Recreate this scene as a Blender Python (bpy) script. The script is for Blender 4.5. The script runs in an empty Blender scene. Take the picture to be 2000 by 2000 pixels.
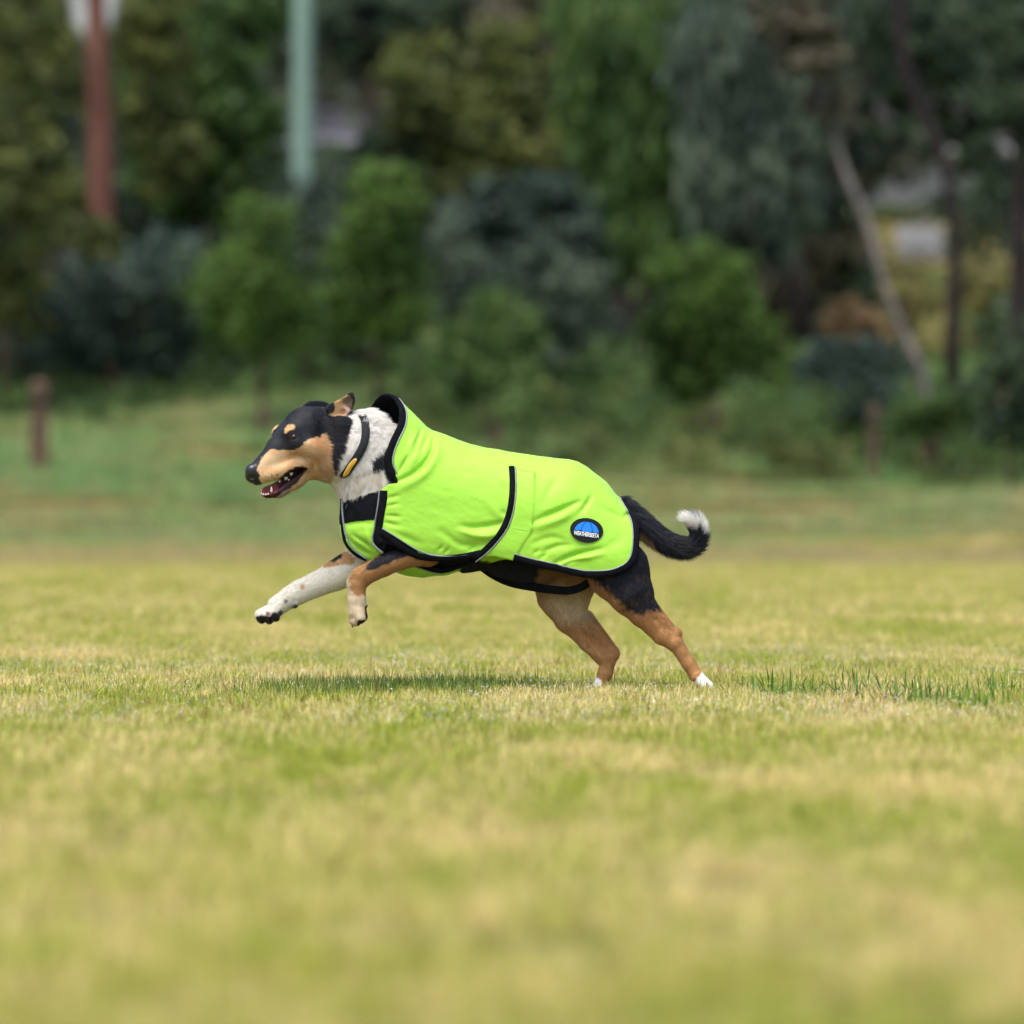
import bpy, math, random
import numpy as np
from mathutils import Vector

# ------------------------------------------------------------------ camera, light, exposure
SC = bpy.context.scene
COL = SC.collection
CAMY, CAMZ, S = -12.0, 0.426, 0.0012          # one unit of "u" = 1.2 mm at the dog's plane
cam_d = bpy.data.cameras.new("camera"); cam = bpy.data.objects.new("camera", cam_d); COL.objects.link(cam)
cam.location = (0, CAMY, CAMZ); cam.rotation_euler = (math.radians(90), 0, 0)
cam_d.sensor_width = 24; cam_d.lens = 120; cam_d.clip_end = 2000; cam_d.clip_start = 0.1
cam_d.dof.use_dof = True; cam_d.dof.focus_distance = 11.95; cam_d.dof.aperture_fstop = 2.05
cam_d.dof.aperture_blades = 9
SC.camera = cam
SUN_EL, SUN_AZ = math.radians(66), math.radians(205)     # azimuth measured from +Y clockwise
w = bpy.data.worlds.new("World"); SC.world = w; w.use_nodes = True
nt = w.node_tree; bg = nt.nodes["Background"]
sky = nt.nodes.new("ShaderNodeTexSky"); sky.sky_type = 'NISHITA'; sky.sun_disc = False
sky.sun_elevation = SUN_EL; sky.sun_rotation = SUN_AZ
sky.air_density = 1.0; sky.dust_density = 4.0; sky.ozone_density = 1.0
nt.links.new(sky.outputs[0], bg.inputs[0]); bg.inputs[1].default_value = 0.15
sl = bpy.data.lights.new("sun", 'SUN'); so = bpy.data.objects.new("sun", sl); COL.objects.link(so)
sl.energy = 1.25; sl.angle = math.radians(35); sl.color = (1.0, 0.95, 0.86)
sdir = Vector((math.sin(SUN_AZ)*math.cos(SUN_EL), math.cos(SUN_AZ)*math.cos(SUN_EL), math.sin(SUN_EL)))
so.rotation_euler = sdir.to_track_quat('Z', 'Y').to_euler()
SC.view_settings.view_transform = 'Standard'; SC.view_settings.look = 'None'
SC.view_settings.exposure = 0.88; SC.view_settings.gamma = 1.0
SC.render.engine = 'CYCLES'
SC.cycles.max_bounces = 6; SC.cycles.diffuse_bounces = 3; SC.cycles.glossy_bounces = 2
SC.cycles.volume_bounces = 1; SC.cycles.transmission_bounces = 3; SC.cycles.transparent_max_bounces = 6
SC.cycles.use_denoising = True
try: SC.cycles_curves.shape = 'RIBBONS'
except Exception: pass

rng = np.random.default_rng(11)
random.seed(5)

# ------------------------------------------------------------------ small helpers
def at(px, py, z):
    """point seen at photo pixel px, py that stands z metres from the camera"""
    return ((px-1000)*1e-4*z, CAMY+z, CAMZ-(py-1000)*1e-4*z)

def tag(o, label=None, cat=None, group=None, kind=None):
    if label: o['label'] = label
    if cat: o['category'] = cat
    if group: o['group'] = group
    if kind: o['kind'] = kind
    return o

def empty(name, loc, label, cat, group=None):
    o = bpy.data.objects.new(name, None); COL.objects.link(o); o.location = loc
    return tag(o, label, cat, group)

def mesh_obj(name, V, Fc, mat, parent=None, smooth=True, cols=None, world=True):
    V = np.asarray(V, dtype=np.float64)
    if parent is not None:
        off = np.array(parent.matrix_world.translation if parent.parent else parent.location)
        p = parent
        off = np.zeros(3)
        while p is not None:
            off = off + np.array(p.location); p = p.parent
        V = V - off
    me = bpy.data.meshes.new(name)
    Fc = list(Fc) if not isinstance(Fc, np.ndarray) else Fc
    if isinstance(Fc, np.ndarray):
        n, k = Fc.shape
        me.vertices.add(len(V)); me.vertices.foreach_set("co", V.astype(np.float32).ravel())
        me.loops.add(n*k); me.loops.foreach_set("vertex_index", Fc.astype(np.int32).ravel())
        me.polygons.add(n); me.polygons.foreach_set("loop_start", np.arange(0, n*k, k, dtype=np.int32))
        me.update(calc_edges=True)
    else:
        me.from_pydata(V.tolist(), [], Fc)
    if smooth: me.polygons.foreach_set("use_smooth", np.ones(len(me.polygons), dtype=bool))
    if cols is not None:
        c = np.ones((len(V), 4), dtype=np.float32); c[:, :cols.shape[1]] = cols
        a = me.attributes.new("col", 'FLOAT_COLOR', 'POINT'); a.data.foreach_set("color", c.ravel())
    me.validate(); me.update()
    if mat is not None:
        for m in (mat if isinstance(mat, (list, tuple)) else [mat]): me.materials.append(m)
    o = bpy.data.objects.new(name, me); COL.objects.link(o)
    if parent is not None: o.parent = parent
    return o

def vnoise(P, scale, seed=0):
    """value noise 0..1 for P (n,2|3)"""
    P = np.asarray(P, dtype=np.float64)/scale
    if P.shape[1] == 2: P = np.c_[P, np.zeros(len(P))]
    i = np.floor(P).astype(np.int64); f = P-i; f = f*f*(3-2*f)
    def h(a, b, c):
        n = (a*73856093) ^ (b*19349663) ^ (c*83492791) ^ (seed*2654435761)
        n = (n ^ (n >> 13))*1274126177; n = n & 0x7fffffff; n = (n ^ (n >> 16))*60493 & 0x7fffffff
        return (n % 65536)/65535.0
    r = 0
    for dx in (0, 1):
        for dy in (0, 1):
            for dz in (0, 1):
                wt = (f[:, 0] if dx else 1-f[:, 0])*(f[:, 1] if dy else 1-f[:, 1])*(f[:, 2] if dz else 1-f[:, 2])
                r = r+wt*h(i[:, 0]+dx, i[:, 1]+dy, i[:, 2]+dz)
    return r

def polydist(X, Y, poly):
    """signed distance (negative inside) of arrays X, Y to a closed polygon"""
    poly = np.asarray(poly, float); d2 = np.full(X.shape, 1e12); ins = np.zeros(X.shape, bool)
    n = len(poly)
    for i in range(n):
        a = poly[i]; b = poly[(i+1) % n]; e = b-a
        L = e @ e+1e-9
        t = np.clip(((X-a[0])*e[0]+(Y-a[1])*e[1])/L, 0, 1)
        dx = X-a[0]-t*e[0]; dy = Y-a[1]-t*e[1]
        d2 = np.minimum(d2, dx*dx+dy*dy)
        c = ((a[1] > Y) != (b[1] > Y))
        if abs(e[1]) > 1e-9:
            ins ^= c & (X < e[0]*(Y-a[1])/e[1]+a[0])
    d = np.sqrt(d2)
    return np.where(ins, -d, d)

def spline(pts, n=8, closed=False):
    P = np.asarray(pts, float); out = []; m = len(P)
    rg = range(m) if closed else range(m-1)
    for i in rg:
        p0 = P[(i-1) % m] if (closed or i > 0) else 2*P[0]-P[1]
        p1 = P[i]; p2 = P[(i+1) % m]
        p3 = P[(i+2) % m] if (closed or i+2 < m) else 2*P[-1]-P[-2]
        for k in range(n):
            t = k/n
            out.append(0.5*((2*p1)+(-p0+p2)*t+(2*p0-5*p1+4*p2-p3)*t*t+(-p0+3*p1-3*p2+p3)*t**3))
    if not closed: out.append(P[-1])
    return np.array(out)

def Z1(pts, x0=460, y0=740, k=4.83): return [(x0+x/k, y0+y/k) for x, y in pts]
def Z2(pts): return Z1(pts, 640, 740, 4.83)
def Z3(pts): return Z1(pts, 940, 840, 4.2)
def Z4(pts): return Z1(pts, 460, 1000, 4.83)
def Z5(pts): return Z1(pts, 900, 1040, 3.715)
def Z7(pts): return Z1(pts, 470, 760, 7.728)

# ------------------------------------------------------------------ materials
def mat(name):
    m = bpy.data.materials.new(name); m.use_nodes = True
    return m, m.node_tree.nodes, m.node_tree.links, m.node_tree.nodes["Principled BSDF"]

def simple(name, col, rough=0.6, metal=0.0, spec=0.5, sheen=0.0):
    m, N, L, b = mat(name)
    b.inputs["Base Color"].default_value = (*col, 1); b.inputs["Roughness"].default_value = rough
    b.inputs["Metallic"].default_value = metal; b.inputs["Specular IOR Level"].default_value = spec
    if sheen: b.inputs["Sheen Weight"].default_value = sheen
    return m

def noisy(name, c1, c2, scale, rough=0.7, detail=4, bump=0.0, stretch=None, spec=0.3, bscale=None):
    m, N, L, b = mat(name)
    tc = N.new("ShaderNodeTexCoord"); mp = N.new("ShaderNodeMapping")
    if stretch: mp.inputs["Scale"].default_value = stretch
    L.new(tc.outputs["Object"], mp.inputs[0])
    t = N.new("ShaderNodeTexNoise"); t.inputs["Scale"].default_value = scale; t.inputs["Detail"].default_value = detail
    L.new(mp.outputs[0], t.inputs["Vector"])
    r = N.new("ShaderNodeValToRGB"); r.color_ramp.elements[0].position = .35; r.color_ramp.elements[1].position = .65
    r.color_ramp.elements[0].color = (*c1, 1); r.color_ramp.elements[1].color = (*c2, 1)
    L.new(t.outputs[0], r.inputs[0]); L.new(r.outputs[0], b.inputs["Base Color"])
    b.inputs["Roughness"].default_value = rough; b.inputs["Specular IOR Level"].default_value = spec
    if bump:
        t2 = N.new("ShaderNodeTexNoise"); t2.inputs["Scale"].default_value = bscale or scale*3
        L.new(mp.outputs[0], t2.inputs["Vector"])
        bp = N.new("ShaderNodeBump"); bp.inputs["Strength"].default_value = bump; bp.inputs["Distance"].default_value = .01
        L.new(t2.outputs[0], bp.inputs["Height"]); L.new(bp.outputs[0], b.inputs["Normal"])
    return m

def leaf_mat(name, c1, c2, c3, scale=0.7, transl=0.35, spec=0.35, rough=0.5):
    """foliage: colour by per-leaf value (attribute col.r) and by place"""
    m, N, L, b = mat(name)
    at_ = N.new("ShaderNodeAttribute"); at_.attribute_name = "col"
    sp = N.new("ShaderNodeSeparateColor"); L.new(at_.outputs["Color"], sp.inputs[0])
    g = N.new("ShaderNodeNewGeometry")
    t = N.new("ShaderNodeTexNoise"); t.inputs["Scale"].default_value = scale; t.inputs["Detail"].default_value = 3
    L.new(g.outputs["Position"], t.inputs["Vector"])
    ad = N.new("ShaderNodeMath"); ad.operation = 'MULTIPLY_ADD'; ad.inputs[1].default_value = .45
    L.new(sp.outputs[0], ad.inputs[0]); L.new(t.outputs[0], ad.inputs[2])
    r = N.new("ShaderNodeValToRGB"); e = r.color_ramp.elements
    e[0].position = .45; e[0].color = (*c1, 1); e[1].position = .92; e[1].color = (*c3, 1)
    x = e.new(.68); x.color = (*c2, 1)
    L.new(ad.outputs[0], r.inputs[0]); L.new(r.outputs[0], b.inputs["Base Color"])
    b.inputs["Roughness"].default_value = rough; b.inputs["Specular IOR Level"].default_value = spec
    tr = N.new("ShaderNodeBsdfTranslucent"); L.new(r.outputs[0], tr.inputs[0])
    mx = N.new("ShaderNodeMixShader"); mx.inputs[0].default_value = transl
    out = N["Material Output"]
    L.new(b.outputs[0], mx.inputs[1]); L.new(tr.outputs[0], mx.inputs[2]); L.new(mx.outputs[0], out.inputs[0])
    return m

# ------------------------------------------------------------------ ground
def gz(X, Yw):
    z = np.asarray(Yw, float)-CAMY
    r = np.interp(z, [0, 50, 54, 60, 75, 85, 100, 120, 145, 220], [0, 0, .12, .62, 1.95, 2.9, 5.4, 7.9, 10, 14])
    X = np.asarray(X, float)
    wob = np.clip((z-50)/10, 0, 1)*(0.18*np.sin(X*.35+z*.11)+.1*np.sin(X*.9-z*.3)-.02*X)
    return r+wob

def make_ground():
    ys = np.r_[-80, -40, np.linspace(-14, 38, 60), np.linspace(38.5, 215, 160)]
    xs = np.r_[-160, -120, -90, np.linspace(-60, 60, 121), 90, 120, 160]
    XX, YY = np.meshgrid(xs, ys, indexing='ij')
    ZZ = gz(XX, YY)
    V = np.c_[XX.ravel(), YY.ravel(), ZZ.ravel()]
    n, m_ = XX.shape
    i, j = np.meshgrid(np.arange(n-1), np.arange(m_-1), indexing='ij')
    a = (i*m_+j).ravel()
    F = np.c_[a, a+m_, a+m_+1, a+1]
    # coarse continuation far out to the horizon
    m, N, L, b = mat("soil_and_thatch")
    g = N.new("ShaderNodeNewGeometry")
    t1 = N.new("ShaderNodeTexNoise"); t1.inputs["Scale"].default_value = 0.9; t1.inputs["Detail"].default_value = 5
    t2 = N.new("ShaderNodeTexNoise"); t2.inputs["Scale"].default_value = 14; t2.inputs["Detail"].default_value = 5
    L.new(g.outputs["Position"], t1.inputs["Vector"]); L.new(g.outputs["Position"], t2.inputs["Vector"])
    r1 = N.new("ShaderNodeValToRGB"); e = r1.color_ramp.elements
    e[0].position = .38; e[0].color = (.11, .13, .03, 1); e[1].position = .62; e[1].color = (.26, .2, .08, 1)
    r2 = N.new("ShaderNodeValToRGB"); e = r2.color_ramp.elements
    e[0].position = .35; e[0].color = (.5, .5, .5, 1); e[1].position = .65; e[1].color = (1, 1, 1, 1)
    L.new(t1.outputs[0], r1.inputs[0]); L.new(t2.outputs[0], r2.inputs[0])
    mx = N.new("ShaderNodeMix"); mx.data_type = 'RGBA'; mx.blend_type = 'MULTIPLY'; mx.inputs[0].default_value = 1
    L.new(r1.outputs[0], mx.inputs[6]); L.new(r2.outputs[0], mx.inputs[7]); L.new(mx.outputs[2], b.inputs["Base Color"])
    b.inputs["Roughness"].default_value = .9; b.inputs["Specular IOR Level"].default_value = .1
    o = mesh_obj("ground", V, F, m)
    tag(o, "grass field with a rising bank behind it", "ground", kind="structure")
make_ground()

# ------------------------------------------------------------------ grass: instanced tufts of blades on the field
def blade_tile(name, size, n, hlo, hhi, wid, mat_, seed, droop=.5, straw=.5):
    r = np.random.default_rng(seed)
    x = r.uniform(-size/2, size/2, n); y = r.uniform(-size/2, size/2, n)
    # clumping: pull part of the blades to clump centres
    kc = max(3, int(n/28)); cx = r.uniform(-size/2, size/2, kc); cy = r.uniform(-size/2, size/2, kc)
    c = r.integers(0, kc, n); k = r.random(n) < .6
    x = np.where(k, cx[c]+r.normal(0, size*.02+.006, n), x); y = np.where(k, cy[c]+r.normal(0, size*.02+.006, n), y)
    h = r.uniform(hlo, hhi, n)*np.where(r.random(n) < .06, 1.5, 1)
    a = r.uniform(0, 2*np.pi, n); lean = np.abs(r.normal(.45, .4, n))*droop*2
    dx, dy = np.cos(a), np.sin(a); px, py = -dy, dx; w_ = wid*r.uniform(.6, 1.3, n)
    V = []
    for t, ww in ((0, 1.0), (.5, .8), (1, .08)):
        out = lean*h*(t**1.7); z = h*t*np.cos(np.minimum(lean*.8*t, 1.3))
        for sg in (-1, 1):
            V.append(np.stack([x+dx*out+px*w_*ww*sg/2, y+dy*out+py*w_*ww*sg/2, z-.004*(t == 0)], 1))
    V = np.stack(V, 1).reshape(-1, 3)
    b0 = np.arange(n)*6
    F = np.r_[np.c_[b0, b0+1, b0+3, b0+2], np.c_[b0+2, b0+3, b0+5, b0+4]]
    val = r.random(n); dry = (r.random(n) < straw).astype(float)*r.uniform(.5, 1, n); red = (r.random(n) < .012).astype(float)
    cols = np.repeat(np.c_[val, dry, red], 6, axis=0)
    me_o = mesh_obj(name, V, F, mat_, None, smooth=False, cols=cols)
    COL.objects.unlink(me_o)                      # only the instances are in the scene
    return me_o

def grass_mat(name, green1, green2, straw1, straw2, bias=0.0, scale=.8):
    m, N, L, b = mat(name)
    a = N.new("ShaderNodeAttribute"); a.attribute_name = "col"; sp = N.new("ShaderNodeSeparateColor"); L.new(a.outputs["Color"], sp.inputs[0])
    g = N.new("ShaderNodeNewGeometry")
    mp = N.new("ShaderNodeMapping"); mp.inputs["Scale"].default_value = (1, .35, 1); L.new(g.outputs["Position"], mp.inputs[0])
    t = N.new("ShaderNodeTexNoise"); t.inputs["Scale"].default_value = scale*2.2; t.inputs["Detail"].default_value = 4; t.inputs["Roughness"].default_value = .6
    L.new(mp.outputs[0], t.inputs["Vector"])
    t9 = N.new("ShaderNodeTexNoise"); t9.inputs["Scale"].default_value = scale*13; t9.inputs["Detail"].default_value = 2; L.new(g.outputs["Position"], t9.inputs["Vector"])
    mixn = N.new("ShaderNodeMath"); mixn.operation = 'MULTIPLY_ADD'; mixn.inputs[1].default_value = .55; L.new(t9.outputs[0], mixn.inputs[0])
    sc1 = N.new("ShaderNodeMath"); sc1.operation = 'MULTIPLY'; sc1.inputs[1].default_value = .55; L.new(t.outputs[0], sc1.inputs[0]); L.new(sc1.outputs[0], mixn.inputs[2])
    t = mixn
    def ramp(c1, c2, src):
        r = N.new("ShaderNodeMix"); r.data_type = 'RGBA'; r.inputs[6].default_value = (*c1, 1); r.inputs[7].default_value = (*c2, 1); L.new(src, r.inputs[0]); return r.outputs[2]
    gr = ramp(green1, green2, sp.outputs[0]); st = ramp(straw1, straw2, sp.outputs[0])
    mr = N.new("ShaderNodeMapRange"); mr.inputs[1].default_value = .46; mr.inputs[2].default_value = .66; mr.inputs[3].default_value = -.8+bias; mr.inputs[4].default_value = .8+bias; mr.clamp = False
    L.new(t.outputs[0], mr.inputs[0])
    ad = N.new("ShaderNodeMath"); ad.operation = 'ADD'; ad.use_clamp = True; L.new(sp.outputs[1], ad.inputs[0]); L.new(mr.outputs[0], ad.inputs[1])
    mx = N.new("ShaderNodeMix"); mx.data_type = 'RGBA'; L.new(ad.outputs[0], mx.inputs[0]); L.new(gr, mx.inputs[6]); L.new(st, mx.inputs[7])
    m2 = N.new("ShaderNodeMix"); m2.data_type = 'RGBA'; L.new(sp.outputs[2], m2.inputs[0]); L.new(mx.outputs[2], m2.inputs[6]); m2.inputs[7].default_value = (.28, .07, .02, 1)
    # each blade made darker or lighter by its random value
    vr = N.new("ShaderNodeMapRange"); vr.inputs[3].default_value = .62; vr.inputs[4].default_value = 1.18; L.new(sp.outputs[0], vr.inputs[0])
    vm = N.new("ShaderNodeMix"); vm.data_type = 'RGBA'; vm.blend_type = 'MULTIPLY'; vm.inputs[0].default_value = 1; L.new(m2.outputs[2], vm.inputs[6]); L.new(vr.outputs[0], vm.inputs[7]); m2 = vm
    L.new(m2.outputs[2], b.inputs["Base Color"])
    b.inputs["Roughness"].default_value = .42; b.inputs["Specular IOR Level"].default_value = .4
    tr = N.new("ShaderNodeBsdfTranslucent"); L.new(m2.outputs[2], tr.inputs[0])
    ms = N.new("ShaderNodeMixShader"); ms.inputs[0].default_value = .45
    L.new(b.outputs[0], ms.inputs[1]); L.new(tr.outputs[0], ms.inputs[2]); L.new(ms.outputs[0], N["Material Output"].inputs[0])
    return m

def scatter(name, label, pts, tiles, scale=(.9, 1.15), seed=0):
    """one object whose geometry nodes set the tufts out on the given points"""
    me = bpy.data.meshes.new(name); me.from_pydata([tuple(p) for p in pts], [], [])
    o = bpy.data.objects.new(name, me); COL.objects.link(o)
    tag(o, label, "grass", kind="stuff")
    ng = bpy.data.node_groups.new(name, 'GeometryNodeTree')
    ng.interface.new_socket("Geometry", in_out='INPUT', socket_type='NodeSocketGeometry')
    ng.interface.new_socket("Geometry", in_out='OUTPUT', socket_type='NodeSocketGeometry')
    N, L = ng.nodes, ng.links
    gi = N.new("NodeGroupInput"); go = N.new("NodeGroupOutput")
    gti = N.new("GeometryNodeGeometryToInstance")
    for t in tiles:
        oi = N.new("GeometryNodeObjectInfo"); oi.inputs["Object"].default_value = t; L.new(oi.outputs["Geometry"], gti.inputs[0])
    iop = N.new("GeometryNodeInstanceOnPoints"); iop.inputs["Pick Instance"].default_value = True
    L.new(gi.outputs[0], iop.inputs["Points"]); L.new(gti.outputs[0], iop.inputs["Instance"])
    ri = N.new("FunctionNodeRandomValue"); ri.data_type = 'INT'
    ri.inputs[4].default_value = 0; ri.inputs[5].default_value = len(tiles)-1; ri.inputs["Seed"].default_value = seed
    L.new(ri.outputs[2], iop.inputs["Instance Index"])
    rr = N.new("FunctionNodeRandomValue"); rr.data_type = 'FLOAT_VECTOR'; rr.inputs[0].default_value = (0, 0, 0); rr.inputs[1].default_value = (0, 0, 6.283); rr.inputs["Seed"].default_value = seed+1
    L.new(rr.outputs[0], iop.inputs["Rotation"])
    rs = N.new("FunctionNodeRandomValue"); rs.data_type = 'FLOAT'; rs.inputs[2].default_value = scale[0]; rs.inputs[3].default_value = scale[1]; rs.inputs["Seed"].default_value = seed+2
    L.new(rs.outputs[1], iop.inputs["Scale"]); L.new(iop.outputs[0], go.inputs[0])
    md = o.modifiers.new("tufts", 'NODES'); md.node_group = ng
    return o

M_GR = grass_mat("lawn_blades", (.27, .345, .025), (.50, .555, .055), (.75, .575, .18), (.95, .82, .38), 0.2)
M_GRF = grass_mat("bank_blades", (.16, .33, .09), (.29, .49, .17), (.42, .42, .17), (.54, .52, .24), -.1, .14)
M_GRO = grass_mat("foot_of_bank_blades", (.25, .37, .12), (.37, .50, .19), (.46, .40, .18), (.58, .52, .26), -.05, .1)
def field_points(z0, z1, step, half, jit=.5):
    out = []
    z = z0
    while z < z1:
        hw = half(z); n = int(2*hw/step)+1
        for i in range(n):
            x = -hw+(i+.5)*step+rng.uniform(-jit, jit)*step; y = CAMY+z+rng.uniform(-jit, jit)*step
            out.append((x, y, float(gz(x, y))))
        z += step
    return out
tiles = [blade_tile("lawn_tuft", .34, 1150, .012, .034, .0024, M_GR, 100+i, .7, .5) for i in range(4)]
half = lambda z: .1*z+2.0
scatter("lawn_grass", "short yellow green lawn grass round the dog, wet with dew", field_points(3.3, 19, .27, half), tiles, (.85, 1.15), 3)
tiles2 = [blade_tile("far_lawn_tuft", 1.1, 2600, .015, .045, .006, M_GR, 200+i, .7, .5) for i in range(3)]
scatter("far_lawn_grass", "mown grass running back to the foot of the bank", field_points(19, 54, .85, lambda z: .1*z+4), tiles2, (.9, 1.2), 9)
tiles3 = [blade_tile("bank_tuft", 1.5, 1500, .05, .17, .014, M_GRF, 300+i, .5, .35) for i in range(3)]
scatter("bank_grass", "longer green grass covering the bank in front of the bushes", field_points(61, 96, 1.15, lambda z: .1*z+7), tiles3, (.8, 1.4), 15)
tiles4 = [blade_tile("foot_tuft", 1.5, 1700, .03, .10, .014, M_GRO, 400+i, .6, .45) for i in range(3)]
scatter("olive_grass", "olive and brownish grass at the foot of the bank", field_points(53.5, 61.5, 1.1, lambda z: .1*z+7), tiles4, (.8, 1.2), 18)

tiles5 = [blade_tile("edge_tuft", 1.2, 1700, .02, .055, .012, grass_mat("edge_blades", (.30, .29, .12), (.43, .40, .18), (.50, .36, .19), (.62, .46, .28), .1, .3), 500, .6, .6)]
scatter("brown_edge_grass", "brownish rough grass along the far edge of the field", field_points(40, 53, 1.0, lambda z: .1*z+4), tiles5, (.8, 1.2), 21)
# taller grass under the dog with its shadow put into the dark green, broad green tufts on the right, a few reddish blades
def strew(name, label, spots, hlo, hhi, wid, mat_, per, spread, lean=.5, cat="grass", curl=.4):
    V, F, Cc = [], [], []
    for (x0, y0) in spots:
        for _ in range(per):
            x = x0+rng.normal(0, spread[0]); y = y0+rng.normal(0, spread[1]); h = rng.uniform(hlo, hhi)
            a = rng.uniform(0, 6.283); l = abs(rng.normal(lean, lean*.6)); dx, dy = math.cos(a), math.sin(a); ww = wid*rng.uniform(.6, 1.3)
            b0 = len(V); seg = 4; v = rng.random(); z0 = float(gz(x, y))
            for k in range(seg+1):
                t = k/seg; o_ = l*h*t**1.6; zz = h*t*(1-curl*l*t); w_ = ww*(1-t**2*.93)/2
                for sg in (-1, 1): V.append((x+dx*o_-dy*w_*sg, y+dy*o_+dx*w_*sg, z0-.003+zz)); Cc.append((v, rng.random()*.3, 0))
            for k in range(seg): q = b0+2*k; F.append((q, q+1, q+3, q+2))
    o = mesh_obj(name, np.array(V), np.array(F), mat_, None, smooth=False, cols=np.array(Cc))
    return tag(o, label, cat, kind="stuff")
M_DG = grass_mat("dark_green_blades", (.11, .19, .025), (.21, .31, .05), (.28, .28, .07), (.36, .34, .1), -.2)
M_BG = grass_mat("blue_green_blades", (.12, .23, .03), (.22, .38, .06), (.15, .2, .06), (.2, .25, .08), -.4)
M_RB = simple("dry_red_brown_blade", (.27, .09, .035), .5)
def gpt(px, py): 
    z = CAMZ/((py-1000)*1e-4); return (px-1000)*1e-4*z, CAMY+z
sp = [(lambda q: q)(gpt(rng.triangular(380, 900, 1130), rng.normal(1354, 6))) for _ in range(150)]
strew("shadow_tinted_grass", "darker green grass in a strip under the dog", sp, .024, .055, .003, M_DG, 26, (.02, .06), .4)
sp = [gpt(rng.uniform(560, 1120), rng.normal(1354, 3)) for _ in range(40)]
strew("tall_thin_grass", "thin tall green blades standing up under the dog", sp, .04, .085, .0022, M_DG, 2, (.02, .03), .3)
sp = [gpt(x, y) for x, y in ((1490, 1362), (1530, 1372), (1555, 1366), (1590, 1372), (1620, 1368), (1680, 1364), (1725, 1362), (1770, 1374), (1800, 1380), (1830, 1382), (1860, 1380), (1905, 1368), (1925, 1362), (1950, 1364), (1975, 1366), (1510, 1352), (1650, 1376), (1745, 1384), (1790, 1358), (1880, 1390), (1935, 1384), (1700, 1350))]
strew("broad_green_tufts", "broad blue green tufts of grass on the right", sp, .035, .08, .0065, M_BG, 24, (.035, .03), .8)
sp = [gpt(rng.uniform(-50, 2050), rng.uniform(1300, 1420)) for _ in range(170)]+[gpt(x, y) for x, y in ((1790, 1330), (1830, 1325), (1680, 1318), (1550, 1312), (1405, 1325), (1450, 1322), (700, 1365), (690, 1372), (255, 1395), (250, 1388), (1210, 1345), (905, 1345), (850, 1330), (345, 1365))]
strew("red_brown_blades", "dry red brown blades scattered through the lawn", sp, .022, .055, .005, M_RB, 4, (.025, .02), .8, curl=.5)
M_XG = grass_mat("single_blades", (.22, .30, .03), (.42, .50, .07), (.72, .56, .22), (.95, .84, .5), .05)
sp = [(rng.uniform(-1, 1)*(.1*z_+.25), CAMY+z_) for z_ in rng.uniform(10.2, 14.2, 2600)]
strew("stray_blades", "longer stray blades standing out of the lawn around the dog", sp, .02, .045, .0032, M_XG, 3, (.03, .03), .6)
sp = [(x_+rng.normal(0, .035), y_+rng.uniform(-.12, -.035)) for x_, y_ in ((.19, 0), (.2, 0), (.47, -.05), (.45, -.05), (.17, 0.02))]
strew("blades_at_the_feet", "blades of grass in front of the hind paws", sp, .025, .045, .003, M_XG, 26, (.03, .015), .4)
# dew on the blades near the dog
def dew():
    V0, F0 = [], []
    t = [(0, 0, 1), (.89, 0, .45), (.28, .85, .45), (-.72, .53, .45), (-.72, -.53, .45), (.28, -.85, .45), (.72, .53, -.45), (-.28, .85, -.45), (-.89, 0, -.45), (-.28, -.85, -.45), (.72, -.53, -.45), (0, 0, -1)]
    f = [(0, 1, 2), (0, 2, 3), (0, 3, 4), (0, 4, 5), (0, 5, 1), (1, 6, 2), (2, 7, 3), (3, 8, 4), (4, 9, 5), (5, 10, 1), (2, 6, 7), (3, 7, 8), (4, 8, 9), (5, 9, 10), (1, 10, 6), (6, 11, 7), (7, 11, 8), (8, 11, 9), (9, 11, 10), (10, 11, 6)]
    T = np.array(t); Fq = np.array(f); n = 10000
    z = rng.uniform(9.8, 15.5, n); x = rng.uniform(-1, 1, n)*(.1*z+.3); y = CAMY+z
    k = vnoise(np.c_[x*1.0, y*.5], .25, 50)+vnoise(np.c_[x, y], .05, 51)*.5 >.66
    x, y = x[k], y[k]; n = len(x); h = rng.uniform(.012, .034, n); r = rng.uniform(.0007, .0018, n)
    V = (np.c_[x, y, h][:, None, :]+T[None]*r[:, None, None]).reshape(-1, 3)
    F = (Fq[None]+12*np.arange(n)[:, None, None]).reshape(-1, 3)
    m = simple("dew_water", (1, 1, 1), .12, spec=1.0); b = m.node_tree.nodes["Principled BSDF"]; b.inputs["Metallic"].default_value = .5
    tag(mesh_obj("dew", V, F, m), "tiny dew drops sparkling on the grass blades near the dog", "dew", kind="stuff")
dew()

# ------------------------------------------------------------------ trees, bushes, houses beyond the field
def tubes(paths, n=8):
    """paths: list of lists of (point, radius) -> one mesh"""
    V, F = [], []
    for path in paths:
        P = np.array([p for p, r in path], float); R_ = [r for p, r in path]
        T = np.gradient(P, axis=0) if len(P) > 2 else np.tile(P[1]-P[0], (2, 1)); T /= np.linalg.norm(T, axis=1, keepdims=True)+1e-9
        b0 = len(V)
        for i in range(len(P)):
            u = np.cross(T[i], (0.1, 1, 0)); u /= np.linalg.norm(u)+1e-9; v = np.cross(T[i], u)
            for k in range(n):
                a = 2*math.pi*k/n; rr = R_[i]*(1+.07*math.sin(3*a+i)); V.append(P[i]+(u*math.cos(a)+v*math.sin(a))*rr)
        for i in range(len(P)-1):
            for k in range(n): F.append((b0+i*n+k, b0+i*n+(k+1) % n, b0+(i+1)*n+(k+1) % n, b0+(i+1)*n+k))
        F.append(tuple(b0+k for k in range(n))[::-1]); F.append(tuple(b0+(len(P)-1)*n+k for k in range(n)))
    return np.array(V), F

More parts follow.
